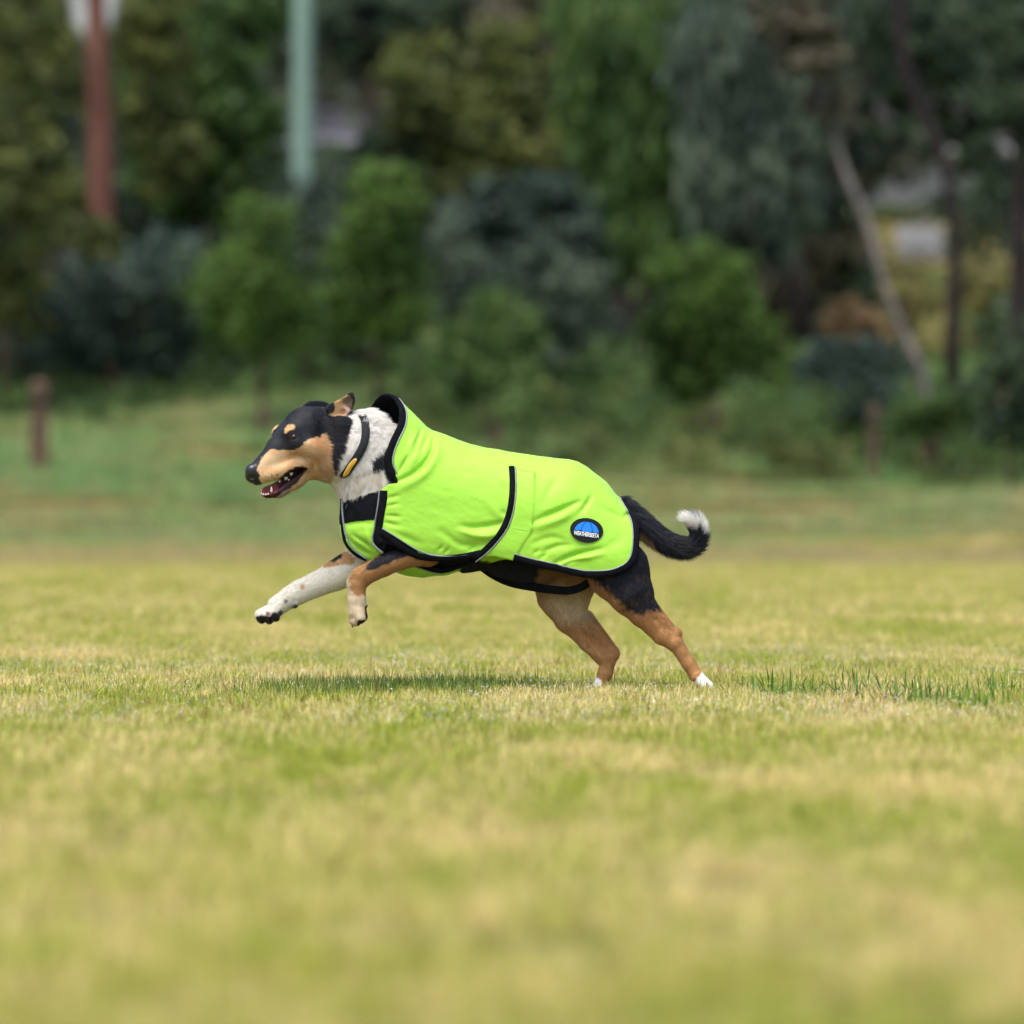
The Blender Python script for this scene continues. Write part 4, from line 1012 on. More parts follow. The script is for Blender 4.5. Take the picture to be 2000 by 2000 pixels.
def cloth_obj(name, vol, g, parent, thick, extra=None, sm=2):
    P, Q = surfnet(g)
    P = smooth_mesh(P, Q, sm, .5)
    d = vol.sample(P)
    inner = np.clip((-d-thick*.78)/.5, 0, 1)[:, None]
    c = LIME*(1-inner)+LINING*inner
    if extra is not None: c = extra(P, c, inner)
    o = mesh_obj(name, W3(P), Q, [M_LIME, M_BIND], parent, cols=c)
    o.data.polygons.foreach_set("material_index", (c[Q[:, 0], 1] < .3).astype(np.int32)); o.data.update()
    return o, P, Q
CORNER = [(722, 1030), (748, 1034), (772, 1048), (802, 1066), (820, 1080), (800, 1098), (745, 1095), (722, 1070)]
def corner(P, c, inner):
    rv = rim_val(P[:, 0], P[:, 1], P[:, 2]); k = (rv < 7) & (P[:, 2] < 945); c[k] = (.006, .007, .009)
    m = np.clip(.5-polydist(P[:, 0], P[:, 2], CORNER)/1.5, 0, 1)[:, None]
    return c*(1-m)+np.array([.006, .007, .009])*m
coat, _, _ = cloth_obj("coat", CO, shell(CO, 5.2, CUT_OUT, rim=True), dog, 5.2, corner)
YOKE = Z1([(960, 1100), (1330, 1030), (1400, 1040), (1385, 1100), (1330, 1335), (1240, 1338), (1130, 1345), (1035, 1366), (960, 1370)])
def yoke(P, c, inner):
    k = polydist(P[:, 0], P[:, 2], [(735, 1048), (760, 1046), (812, 1056), (812, 1096), (752, 1083)]) < 0; c[k] = (.006, .007, .009)
    m = np.clip(.5-polydist(P[:, 0], P[:, 2], YOKE)/1.5, 0, 1)[:, None]
    return c*(1-m)+np.array([.007, .008, .011])*m
chest, _, _ = cloth_obj("chest_flap", CI, shell(CI, 5.2, CUT_IN, SLIT), coat, 5.2, yoke)

def ribbon(name, pts, width, height, mat_, parent, f=None, P3=None, N3=None, side=-1, closed=False, wprof=None, lift=0.0, dens=6):
    """a strip lying on the surface of field f along the drawn path"""
    if P3 is None:
        p = spline(pts, dens); D = f.surfD(p[:, 0], p[:, 1], side)
        ok = ~np.isnan(D); p = p[ok]; D = D[ok]
        for _ in range(2):
            D = np.convolve(np.pad(D, 2, mode='edge'), np.ones(5)/5, mode='valid')
        P3 = np.c_[p[:, 0], D, p[:, 1]]
    if N3 is None: N3 = f.grad(P3, 3)
    n = len(P3)
    if closed: T = np.roll(P3, -1, 0)-np.roll(P3, 1, 0)
    else: T = np.gradient(P3, axis=0)
    T /= np.linalg.norm(T, axis=1, keepdims=True)+1e-9
    Bn = np.cross(T, N3); Bn /= np.linalg.norm(Bn, axis=1, keepdims=True)+1e-9
    w_ = width/2*(np.ones(n) if wprof is None else np.interp(np.linspace(0, 1, n), np.linspace(0, 1, len(wprof)), wprof))
    prof = [(-1, -.9), (-.97, .35), (-.75, .9), (0, 1.0), (.75, .9), (.97, .35), (1, -.9)]
    V = []
    for u, hgt in prof: V.append(P3+Bn*(w_*u)[:, None]+N3*(hgt*height+lift))
    k = len(prof); V = np.array(V).transpose(1, 0, 2).reshape(-1, 3)
    F = []
    for i in range(n if closed else n-1):
        for j in range(k):
            a = i*k+j; b_ = i*k+(j+1) % k; i2 = (i+1) % n
            F.append((a, b_, i2*k+(j+1) % k, i2*k+j))
    if not closed:
        F.append(tuple(range(k))[::-1]); F.append(tuple((n-1)*k+j for j in range(k)))
    return mesh_obj(name, W3(V), F, mat_, parent)

def off2(pts, o, n=6):
    p = spline(pts, n); t = np.gradient(p, axis=0); t /= np.linalg.norm(t, axis=1, keepdims=True)+1e-9
    return (p+np.c_[-t[:, 1], t[:, 0]]*o)[::2].tolist()

# neck opening: the loop where the coat surface meets the slanted rim
def rim_loop(push):
    out = []
    for a in np.linspace(0, 2*np.pi, 90, endpoint=False):
        r = np.arange(20, 150, .5); D = r*np.sin(a)*.9; Y = 866-r*np.cos(a)
        Y_ = np.clip(Y, RIM[0, 1], 945)
        X = np.interp(Y_, RIM[:, 1], RIM[:, 0])-shear(D)+push
        v = CO.sample(np.c_[X, D, Y])
        i = np.argmax(v > 0) if (v > 0).any() else len(v)-1
        if Y[i] > 941:
            i = np.argmax(Y > 941) if Y[-1] > 941 else i
        out.append((X[i], D[i], Y[i]))
    P = np.array(out)
    for _ in range(3): P = (np.roll(P, 1, 0)+P*2+np.roll(P, -1, 0))/4
    return P
RL = rim_loop(6)
hide = RL[:, 2] < 938.5
# the loop is open at the bottom where both sides run under the shoulder panel
k0 = int(np.argmin(hide)) if (~hide).any() else 0
idx = np.arange(len(RL))
seg = RL[np.roll(idx, -k0)]; hs = hide[np.roll(idx, -k0)]; seg = seg[hs] if hs.any() else seg
ribbon("collar_binding", None, 14, 3.0, M_BIND, coat, f=CO, P3=seg)
RL2 = rim_loop(14.5); hd = RL2[:, 2] < 938.5; RL2 = np.roll(RL2, -k0, 0)[np.roll(hd, -k0)]
ribbon("collar_piping", None, 3.0, 2.6, M_PIPE, coat, f=CO, P3=RL2)

for sd_ in (-1, 1):
    hem = [(1003, 1088), (1035, 1097), (1083, 1108), (1130, 1119), (1154, 1121), (1190, 1119), (1219, 1108), (1234, 1092), (1240, 1070), (1241, 1035), (1236, 1010), (1226, 988), (1215, 969)]
    ribbon("hem_binding", hem, 13, 3.0, M_BIND, coat, f=CO, side=sd_)
    ribbon("hem_piping", off2(hem, 7.5 if False else -7.3), 2.4, 2.8, M_PIPE, coat, f=CO, side=sd_)
    low = Z2([(430, 1560), (520, 1500), (560, 1480), (640, 1545), (760, 1620), (850, 1665), (1000, 1688), (1180, 1685), (1330, 1665), (1440, 1640)])
    low = [(745, 1042)]+Z2([(535, 1450), (600, 1505), (690, 1575), (770, 1625), (860, 1665), (1000, 1688), (1180, 1686), (1330, 1666), (1450, 1640)])
    ribbon("panel_binding", low, 13.5, 3.2, M_BIND, coat, f=CO, side=sd_)
    ribbon("panel_piping", Z2([(528, 1408), (620, 1465), (720, 1530), (820, 1590), (920, 1635), (1000, 1658), (1150, 1667), (1300, 1655), (1430, 1628)]), 2.4, 3.0, M_PIPE, coat, f=CO, side=sd_)
    fr = Z2([(540, 1055), (535, 1150), (515, 1260), (500, 1360), (490, 1450), (487, 1500), (515, 1550)])
    ribbon("front_binding", fr, 15, 3.0, M_BIND, coat, f=CO, side=sd_)
    ribbon("front_piping", Z2([(503, 1050), (492, 1150), (478, 1250), (462, 1340), (450, 1430), (436, 1490), (440, 1545), (475, 1590), (530, 1635)]), 2.6, 3.4, M_PIPE, coat, f=CO, side=sd_)
    bb = Z2([(1735, 832), (1742, 960), (1738, 1100), (1715, 1250), (1665, 1390), (1575, 1520), (1470, 1625), (1380, 1690)])
    ribbon("band_binding", bb, 11.5, 3.4, M_BIND, coat, f=CO, side=sd_)
    ribbon("band_piping", Z2([(1772, 838), (1782, 960), (1776, 1110), (1750, 1270), (1700, 1410), (1608, 1540), (1500, 1650), (1400, 1722)]), 2.4, 3.4, M_PIPE, coat, f=CO, side=sd_)
    ribbon("chest_binding", Z1([(1003, 1135), (1008, 1250), (1012, 1350), (1020, 1450), (1045, 1545), (1095, 1615), (1165, 1670), (1240, 1705)]), 9, 2.6, M_BIND, chest, f=CI, side=sd_)
    ribbon("chest_piping", Z1([(1012, 1140), (1020, 1260), (1033, 1370), (1050, 1460), (1095, 1560), (1160, 1630), (1250, 1695)]), 2.0, 3.6, M_PIPE, chest, f=CI, side=sd_)
    ribbon("belly_binding", Z2([(850, 1740), (930, 1775), (1040, 1805), (1130, 1805), (1230, 1770), (1330, 1725), (1420, 1690)]), 11, 3.0, M_BIND, chest, f=CI, side=sd_)
    ribbon("belly_piping", Z2([(830, 1765), (920, 1797), (1010, 1822), (1090, 1830)]), 2.4, 3.2, M_PIPE, chest, f=CI, side=sd_)
for st in (Z3([(295, 328), (360, 338), (440, 350)]), Z3([(432, 352), (430, 500), (420, 680), (405, 820)]), Z3([(440, 352), (438, 500), (428, 680), (413, 825)]), Z3([(255, 800), (330, 815), (410, 832)]), Z3([(400, 832), (350, 920), (290, 1020)])):
    ribbon("stitching", st, 1.1, .5, M_STITCH, coat, f=CO, side=-1)

# far hem of the coat, hanging lower on the other side and seen under the belly
def strip3(name, P, width, th, mat_, parent, up=(0, 0, 1)):
    P = spline(P, 6); T = np.gradient(P, axis=0); T /= np.linalg.norm(T, axis=1, keepdims=True)
    Nn = np.cross(T, np.array(up, float)); Nn /= np.linalg.norm(Nn, axis=1, keepdims=True)
    return ribbon(name, None, width, th, mat_, parent, P3=P, N3=Nn)
HB = [(935, 30, 1103), (965, 20, 1124), (1000, 4, 1139), (1050, -20, 1148), (1085, -36, 1152), (1112, -42, 1153), (1135, -44, 1146), (1150, -44, 1136), (1160, -44, 1122)]
P_ = spline(HB, 6); N_ = np.tile(np.array([0.0, -1, .25]), (len(P_), 1)); N_ /= np.linalg.norm(N_, axis=1, keepdims=True)
ribbon("leg_strap", None, 17, 1.8, M_BIND, coat, P3=P_, N3=N_, wprof=[1, 1, 1, 1, .95, .95, .9, .9])

# ------------------------------------------------------------------ badge
def project(P2, f, lift):
    D = f.surfD(P2[:, 0], P2[:, 1], -1)
    D = np.where(np.isnan(D), np.nanmean(D), D)
    return D
BC = np.array([1144.5, 1035.5]); BA = math.radians(8)
def badge_xy(u, v):
    """badge-local (u right, v down, in u-units) to picture-plane units"""
    return BC[0]+u*math.cos(BA)-v*math.sin(BA), BC[1]+u*math.sin(BA)+v*math.cos(BA)
bg_u = np.array([badge_xy(a, b_) for a in (-20, -8, 0, 8, 20) for b_ in (-14, -7, 0, 7, 14)])
bD = project(bg_u, CO, 0)
A_m = np.c_[np.ones(len(bg_u)), bg_u-BC, (bg_u-BC)**2]
cf, *_ = np.linalg.lstsq(A_m, bD, rcond=None)
def badgeD(X, Y):
    x = X-BC[0]; y = Y-BC[1]
    return cf[0]+cf[1]*x+cf[2]*y+cf[3]*x*x+cf[4]*y*y-2.0
def badge_mesh(name, loops2, z, th, mat_, parent):
    """filled outlines (lists of badge-local points) -> thin solid following the cloth"""
    V, F = [], []
    for L_ in loops2:
        c_ = np.mean(L_, axis=0); n = len(L_); b0 = len(V)
        rings = [1.0, .66, .33]
        for lay in (z+th, z):
            for rr in (rings if lay == z+th else [1.0]):
                for p in L_:
                    q = c_+(np.array(p)-c_)*rr; X, Y = badge_xy(*q); V.append((X, badgeD(X, Y)-lay, Y))
        X, Y = badge_xy(*c_); V.append((X, badgeD(X, Y)-(z+th), Y)); ci = len(V)-1
        for i in range(n):
            j = (i+1) % n
            F.append((b0+i, b0+j, b0+n+j, b0+n+i)); F.append((b0+n+i, b0+n+j, b0+2*n+j, b0+2*n+i))
            F.append((b0+2*n+i, b0+2*n+j, ci)); F.append((b0+i, b0+3*n+i, b0+3*n+j, b0+j))
    return mesh_obj(name, W3(np.array(V)), F, mat_, parent, smooth=False)
M_BADGE = simple("black_rubber_badge", (.006, .010, .013), .6, spec=.2)
M_BLUE = simple("blue_emblem_print", (.0, .22, 1.0), .5)
M_WHITE = simple("white_lettering", (.8, .82, .84), .5)
ell = [(32.2*math.cos(t), 23.8*math.sin(t)) for t in np.linspace(0, 2*np.pi, 48, endpoint=False)]
badge_mesh("badge", [ell], 0.0, 1.2, M_BADGE, coat)
def arc(x0, y0, x1, y1, sag, n=7):
    out = []
    for t in np.linspace(0, 1, n):
        dx, dy = x1-x0, y1-y0; L_ = math.hypot(dx, dy)
        s_ = 4*t*(1-t)*sag; out.append((x0+dx*t+dy/L_*s_, y0+dy*t-dx/L_*s_))
    return out
base = [(-23.5, 1.0), (-11, .5), (11, .5), (23.5, 1.0)]
p1 = arc(-24, 1, -3.2, -16.4, 4.2)+arc(-3.2, -16.4, -11.2, .4, -2.2)+arc(-11.2, .4, -24, 1, 1.6)
p2 = arc(-10.2, 1.2, -1.8, -16.2, 2.2)+arc(-1.8, -16.2, 1.8, -16.2, .4)+arc(1.8, -16.2, 10.2, 1.2, 2.2)+arc(10.2, 1.2, -10.2, 1.2, 2.2)
p3 = [(-x, y) for x, y in p1]
badge_mesh("umbrella_emblem", [p1, p2, p3], 1.2, .5, M_BLUE, coat)
def text_mesh(name, s, w_, h_, cu, cv, lift, mat_, parent):
    cu_ = bpy.data.curves.new("t", 'FONT'); cu_.body = s; cu_.extrude = 0; cu_.offset = .027; cu_.space_character = .93
    to = bpy.data.objects.new("t", cu_); COL.objects.link(to)
    bpy.context.view_layer.update()
    me = bpy.data.meshes.new_from_object(to.evaluated_get(bpy.context.evaluated_depsgraph_get()))
    co = np.array([v.co[:2] for v in me.vertices]); F = [tuple(p.vertices) for p in me.polygons]
    bpy.data.objects.remove(to); bpy.data.meshes.remove(me)
    lo, hi = co.min(0), co.max(0)
    u = ((co[:, 0]-lo[0])/(hi[0]-lo[0])-.5)*w_+cu; v = -((co[:, 1]-lo[1])/(hi[1]-lo[1])-.5)*h_+cv
    XY = np.array([badge_xy(a, b_) for a, b_ in zip(u, v)])
    V = np.c_[XY[:, 0], badgeD(XY[:, 0], XY[:, 1])-lift, XY[:, 1]]
    V2 = V.copy(); V2[:, 1] += .5
    n = len(V)
    F2 = [tuple(i+n for i in f[::-1]) for f in F]
    return mesh_obj(name, W3(np.r_[V, V2]), F+F2, mat_, parent, smooth=False)
text_mesh("lettering", "WEATHERBEETA", 49.5, 8.4, 0.5, 7.6, 1.9, M_WHITE, coat)

# ------------------------------------------------------------------ markings of the dog
BLACK = np.array([.010, .011, .016]); TAN = np.array([.62, .385, .185]); RUST = np.array([.44, .235, .092]); CREAM = np.array([.66, .55, .38]); WHITE = np.array([.93, .92, .88])
GREY = np.array([.30, .25, .18]); LIP = np.array([.022, .010, .012]); PINK = np.array([.30, .06, .07]); DK = np.array([.012, .008, .008])
P_TAN = Z7([(285, 1195), (350, 1070), (420, 975), (500, 915), (600, 935), (700, 925), (850, 915), (930, 880), (1010, 800), (1080, 740), (1200, 735), (1270, 675), (1330, 760), (1375, 900), (1370, 1050), (1390, 1250), (1440, 1300), (1430, 1440), (1000, 1490), (900, 1560), (780, 1650), (690, 1710), (560, 1680), (330, 1700), (320, 1420)])
P_WHT = Z7([(1225, 215), (1460, 130), (1500, 100), (1600, 60), (1900, 60), (2500, 200), (2500, 1850), (1200, 1850), (1330, 1400), (1400, 1300), (1455, 1280), (1480, 1080), (1560, 920), (1640, 760), (1735, 740), (1720, 640), (1660, 480), (1640, 330), (1560, 250), (1400, 200)])
P_THR = Z7([(1160, 1330), (1400, 1280), (1440, 1420), (1200, 1460)])
P_NB = Z1([(1440, 330), (1485, 400), (1465, 520), (1425, 640), (1340, 720), (1275, 760), (1310, 860), (1400, 840), (1440, 920), (1520, 1010), (1900, 1010), (1900, 250)])
P_LIP = Z7([(290, 1475), (430, 1436), (560, 1400), (650, 1315), (760, 1215), (860, 1170), (970, 1172), (992, 1225), (950, 1310), (880, 1410), (800, 1475), (710, 1550), (570, 1650), (480, 1680), (300, 1680)])
P_CHIN = Z7([(520, 1690), (560, 1640), (640, 1570), (720, 1520), (760, 1530), (690, 1660), (600, 1740)])
P_BROW = Z7([(690, 670), (700, 600), (740, 550), (800, 538), (845, 570), (840, 620), (790, 630), (740, 660), (715, 690)])
P_EYE = Z7([(700, 700), (760, 650), (860, 655), (900, 710), (880, 790), (780, 800), (710, 770)])
P_EARI = Z7([(1420, 200), (1530, 150), (1600, 100), (1660, 110), (1640, 200), (1600, 270), (1690, 330), (1620, 370), (1600, 450), (1480, 470), (1400, 420), (1310, 420), (1330, 390), (1430, 350), (1440, 280)])
P_EARP = Z7([(1530, 260), (1620, 270), (1680, 320), (1600, 370), (1540, 350)])
P_EARG = Z7([(1560, 150), (1640, 110), (1690, 150), (1690, 290), (1600, 250), (1540, 220)])
def paint(P, tg):
    n = len(P); X, D, Y = P[:, 0], P[:, 1], P[:, 2]
    c = np.tile(BLACK, (n, 1))
    jx = (vnoise(P, 5, 1)-.5)*5+(vnoise(P, 2.2, 7)-.5)*3; jy = (vnoise(P, 5, 2)-.5)*5
    def lay(mask, col, poly=None, soft=2.0, xx=None, yy=None, jit=1.0):
        nonlocal c
        if poly is not None:
            idx = np.where(mask)[0]
            if not len(idx): return
            x_ = (X if xx is None else xx)[idx]+jx[idx]*jit; y_ = (Y if yy is None else yy)[idx]+jy[idx]*jit
            m = np.clip(.5-polydist(x_, y_, poly)/soft, 0, 1)[:, None]
            c[idx] = c[idx]*(1-m)+np.asarray(col)*m
        else: c[mask] = col
    hd = np.isin(tg, (HE, NE, NO, MO, EN, EF))
    a, s = head_local(X, D); XM = np.where(s > 0, X, a+SP*np.abs(s)*1.0)
    h1 = np.isin(tg, (HE, MO))
    lay(h1, TAN, P_TAN, 2.5, XM)
    m = h1 & (c[:, 0] > .3)
    k = np.clip((vnoise(P*[1, 1, 1.6], 14, 5)-.35)*2, 0, 1)[:, None]*.45
    c[m] = (c*(1-k)+CREAM*k)[m]
    lay(h1, CREAM, P_THR, 6, XM)
    lay(h1 | (tg == NE), WHITE, P_WHT, 3, XM)
    m = (tg == NE) & (X > 668); c[m] = WHITE
    # warm tinge of the lower ruff
    m = np.isin(tg, (NE, HE)) & (c.min(1) > .5) & (Y > 905)
    k = (np.clip((Y-905)/30, 0, 1)*np.clip((vnoise(P, 16, 9)-.3)*2, 0, 1)*.55)[:, None]
    c[m] = (c*(1-k)+np.array([.62, .45, .26])*k)[m]
    lay((tg == NE), BLACK, P_NB, 3)
    lay(h1 & (np.abs(s) < 70), TAN*1.1, P_BROW, 2, np.where(s < 0, XM+6, XM), jit=.4)
    lay(h1, DK*1.5, P_EYE, 3, XM, jit=.3); lay(h1, np.array([.09, .06, .05]), Z7([(735, 770), (800, 800), (870, 785), (880, 770), (800, 785)]), 2, XM, jit=.2)
    lay(h1 & (np.abs(s) > 4), LIP, P_LIP, 2, XM, jit=.3)
    lay(h1, np.array([.33, .24, .2]), P_CHIN, 3, XM, jit=.5)
    # whisker dots
    m = h1 & (XM > 508) & (XM < 548) & (Y > 918) & (Y < 942) & (vnoise(P, 2.4, 21) > .74)
    c[m] = c[m]*.35
    c[tg == NO] = np.array([.010, .010, .015])
    c[tg == MO] = np.array([.045, .011, .015])
    m = (tg == MO) & (Y > 943) & (X < 545); c[m] = np.array([.2, .034, .045])
    e = tg == EN; c[e] = BLACK*1.6
    ins = e & (s > 36); lay(ins, TAN*.9, P_EARI, 2.5, jit=.5); lay(ins, np.array([.16, .13, .08]), P_EARG, 3, jit=.4); lay(ins, np.array([.62, .4, .33]), P_EARP, 3, jit=.4)
    # near foreleg
    f = tg == NF; c[f] = RUST; lay(f, TAN*.85, Z4([(1260, 700), (1500, 560), (1800, 460), (1700, 520), (1400, 640)]), 8)
    lay(f & (D < -58), BLACK, Z4([(1225, 545), (1290, 460), (1470, 350), (1560, 335), (1660, 400), (1520, 450), (1400, 500), (1300, 545)]), 3)
    lay(f, CREAM*.95, Z4([(1000, 770), (1060, 600), (1110, 540), (1150, 520), (1090, 600), (1095, 720), (1150, 780), (1250, 780), (1330, 800), (1330, 1200), (1000, 1200)]), 3)
    lay(f, DK, Z4([(1160, 1012), (1235, 1005), (1245, 1050), (1180, 1070), (1160, 1060)]), 2, jit=.3)
    lay(f, DK*2, Z4([(1225, 880), (1265, 860), (1265, 1010), (1235, 1000)]), 2, jit=.3)
    # far foreleg
    f = tg == FF; c[f] = WHITE*np.array([.88, .86, .81])
    lay(f, TAN, Z4([(980, 365), (1060, 370), (1140, 440), (1110, 490), (1000, 490), (920, 520), (820, 520), (860, 440)]), 4)
    lay(f, BLACK, Z4([(970, 365), (1000, 380), (1000, 425), (930, 475), (890, 470)]), 3)
    for cx, cy, rr, cc in ((630, 705, 24, TAN*.9), (474, 842, 13, DK*6), (562, 890, 24, DK*2)):
        lay(f, cc, Z4([(cx+rr*math.cos(t), cy+rr*math.sin(t)) for t in np.linspace(0, 6.2, 9)]), 6 if rr < 25 else 2, jit=.15)
    lay(f, DK, Z4([(190, 985), (240, 975), (330, 985), (345, 950), (400, 950), (420, 920), (440, 930), (430, 1010), (380, 1040), (340, 1070), (180, 1080)]), 2, jit=.3)
    lay(f, np.array([.4, .17, .16]), Z4([(285, 940), (330, 950), (315, 985), (290, 975)]), 2, jit=.2)
    # near hind
    f = tg == NH; c[f] = RUST*1.05
    lay(f, BLACK, Z5([(955, 330), (1040, 400), (1130, 480), (1190, 545), (1260, 585), (1330, 570), (1440, 560), (1500, 300), (1300, -200), (700, -200), (900, 200)]), 11, jit=3.2)
    k = (np.clip((vnoise(P, 9, 31)-.6)*3, 0, 1)*.25)[:, None]; m = f & (c[:, 0] < .1) & (Y > 1120); c[m] = (c*(1-k)+RUST*.5*k)[m]
    lay(f, WHITE, Z5([(1670, 1080), (1720, 1040), (1735, 1010), (1760, 970), (1950, 1000), (1950, 1250), (1700, 1250)]), 3)
    # far hind
    f = tg == FH; c[f] = TAN*.85
    lay(f, CREAM, Z5([(590, 400), (900, 400), (960, 470), (950, 600), (860, 640), (740, 640), (650, 540)]), 26, jit=2)
    lay(f, RUST*1.1, Z5([(900, 700), (1180, 700), (1180, 1300), (900, 1300), (980, 1050), (940, 860), (780, 700)]), 14)
    lay(f, WHITE, Z5([(850, 1080), (985, 1055), (1025, 1085), (1035, 1140), (1010, 1220), (800, 1250)]), 3)
    # tail
    f = tg == TL; c[f] = BLACK*1.2
    lay(f, WHITE, Z3([(1600, 690), (1700, 690), (1860, 780), (1860, 900), (1830, 880), (1800, 820), (1720, 830), (1690, 850), (1640, 780)]), 3)
    lay(f, TAN*.7, Z3([(1250, 780), (1320, 830), (1420, 930), (1400, 960), (1290, 900)]), 4)
    f = tg == TO
    lay(f, TAN*.55, [(1052, 1110), (1080, 1105), (1180, 1110), (1180, 1180), (1060, 1180), (1040, 1140)], 6)
    return np.clip(c*(.93+.14*vnoise(P, 3, 40))[:, None], 0, 1)

BP, BQ = surfnet(B)
BP = smooth_mesh(BP, BQ, 2, .5)
btag = B.tags(BP-B.grad(BP)*1.0)
bcol = paint(BP, btag)
m_body, N, L, b = mat("dog_coat_base")
a_ = N.new("ShaderNodeAttribute"); a_.attribute_name = "col"; L.new(a_.outputs["Color"], b.inputs["Base Color"])
b.inputs["Roughness"].default_value = .62; b.inputs["Specular IOR Level"].default_value = .3
t_ = N.new("ShaderNodeTexNoise"); t_.inputs["Scale"].default_value = 420; bp_ = N.new("ShaderNodeBump"); bp_.inputs["Strength"].default_value = .25; bp_.inputs["Distance"].default_value = .002
tc_ = N.new("ShaderNodeTexCoord"); L.new(tc_.outputs["Object"], t_.inputs["Vector"]); L.new(t_.outputs[0], bp_.inputs["Height"]); L.new(bp_.outputs[0], b.inputs["Normal"])
m_wet = simple("wet_nose_and_lips", (.01, .01, .014), .3, spec=.6)
body = mesh_obj("body", W3(BP), BQ, m_body, dog, cols=bcol)
body.data.materials.append(m_wet)
ft = btag[BQ[:, 0]]
body.data.polygons.foreach_set("material_index", np.where(ft == NO, 1, 0).astype(np.int32)); body.data.update()

# ------------------------------------------------------------------ fur as hair strands
def paint_dark(P, T): return paint(P, T).max(1) < .04
def fur(name, density, parent):
    A, Bv, Cc, Dd = (BP[BQ[:, i]] for i in range(4))
    ar = (np.linalg.norm(np.cross(Bv-A, Cc-A), axis=1)+np.linalg.norm(np.cross(Cc-A, Dd-A), axis=1))/2
    cen = (A+Bv+Cc+Dd)/4; tg = btag[BQ[:, 0]]
    wgt = np.ones(len(cen)); wgt[np.isin(tg, (NO, MO))] = 0
    wgt[np.isin(tg, (HE,))] = 1.5; wgt[tg == NE] = 1.1
    # nothing grows where the coat covers the skin
    cov = np.zeros(len(cen), bool)
    d = polydist(cen[:, 0], cen[:, 2], CUT_OUT); rv = rim_val(cen[:, 0], cen[:, 1], cen[:, 2])
    cov |= (CO.sample(cen) < -2) & (d < -12) & ((rv > 14) | (cen[:, 2] > 945)) & (cen[:, 0] > 660) & (cen[:, 0] < 1262)
    d = polydist(cen[:, 0], cen[:, 2], CUT_IN)
    cov |= (CI.sample(cen) < -2) & (d < -8) & (cen[:, 0] > 660) & (polydist(cen[:, 0], cen[:, 2], SLIT) > 0)
    lipz = (polydist(cen[:, 0], cen[:, 2], P_LIP) < -1) & (tg == HE); wgt[lipz] = 0
    wgt[cov] = 0
    n = int(density*(ar*wgt).sum())
    cs = np.cumsum(ar*wgt); cs /= cs[-1]
    fi = np.searchsorted(cs, rng.random(n)); u = rng.random((n, 1)); v = rng.random((n, 1))
    P = (A[fi]*(1-u)+Bv[fi]*u)*(1-v)+(Dd[fi]*(1-u)+Cc[fi]*u)*v
    T = tg[fi]; Nn = B.grad(P, 2.5); P = P-Nn*.6
    X, D, Y = P.T
    d = np.zeros((n, 3)); L_ = np.full(n, 4.0); lift = np.full(n, .3)
    def setm(m, vec, le, li): d[m] = vec; L_[m] = le; lift[m] = li
    setm(T == HE, (.85, 0, -.35), 4.2, .18)
    m = (T == HE) & (Y > 880); d[m] = (.95, 0, .1); L_[m] = 5
    m = (T == HE) & (X < 560); L_[m] = 3.0
    m = (T == HE) & (X > 605); k = np.clip((X-605)/60, 0, 1)[m]; L_[m] = 4.5+5.5*k; lift[m] = .18+.27*k; d[m] = np.c_[.9+0*k, 0*k, -.2+.75*k]
    m = T == EF; setm(m, (.8, 0, -.3), 3, .2); m = T == EN; setm(m, (.5, 0, -.8), 3.5, .3)
    m = T == NE; setm(m, (.55, 0, .75), 8, .5)
    m = T == NE; k = np.clip((Y-800)/150, 0, 1)[m]; d[m] = np.c_[.95-.85*k, 0*k, .05+1.0*k]
    L_[m] = np.interp(k, [0, .3, .6, 1], [17, 12, 10, 20]); lift[m] = np.interp(k, [0, .4, 1], [.75, .45, .4])
    m = (T == NF); setm(m, (-.85, 0, .5), 5, .3); m = m & (Y > 1130); d[m] = (-.05, 0, 1); L_[m] = 3.6
    m = (T == FF); setm(m, (-.9, 0, .45), 5, .3)
    m = (T == NH); setm(m, (.55, 0, .85), 7, .35); L_[m] = np.interp(Y[m], [1120, 1250], [8, 3.6])
    m = (T == FH); setm(m, (.35, 0, .95), 8, .35); L_[m] = np.interp(Y[m], [1140, 1270], [9, 3.6])
    m = (T == TO); setm(m, (.6, 0, .5), 8, .4)
    m = T == TL
    if m.any():
        q = P[m]; k = np.argmin(((q[:, None, :]-TAILP[None, :, :])**2).sum(2), axis=1)
        tt = np.gradient(TAILP, axis=0); tt /= np.linalg.norm(tt, axis=1, keepdims=True)
        d[m] = tt[k]; L_[m] = 15*rng.uniform(.5, 1.4, m.sum()); lift[m] = .5
    m = (T == TL) & (X > 1325) & (Y < 1032); L_[m] = 17*rng.uniform(.5, 1.3, m.sum()); lift[m] = .6
    d += rng.normal(0, 1, d.shape)*np.where(T == HE, .08, .15)[:, None]
    d -= Nn*(d*Nn).sum(1, keepdims=True); d /= np.linalg.norm(d, axis=1, keepdims=True)+1e-9
    L_ = L_*rng.uniform(.7, 1.25, n)
    # do not let strands grow through the mouth gap or out over the coat
    cl = vnoise(P, 9, 77)[:, None]-.5
    d = d+np.cross(Nn, d)*cl*np.where(T == NE, 1.3, .7)[:, None]
    L_ = L_*np.where(T == NE, .6+.8*vnoise(P, 6, 78), 1)
    tip = P+L_[:, None]*(d+Nn*lift[:, None])
    mid = P+L_[:, None]*.5*(d+Nn*(lift*1.35)[:, None])
    tip[:, 2] += L_*.06
    col = paint(P+d*1.2, T)*np.where(paint_dark(P, T)[:, None], rng.uniform(.4, 3.2, (n, 1)), rng.uniform(.8, 1.2, (n, 1)))  # dark strands lightened at random, part of a sheen painted into the fur
    al = (P*d).sum(1); ac = P[:, 0]*d[:, 2]-P[:, 2]*d[:, 0]
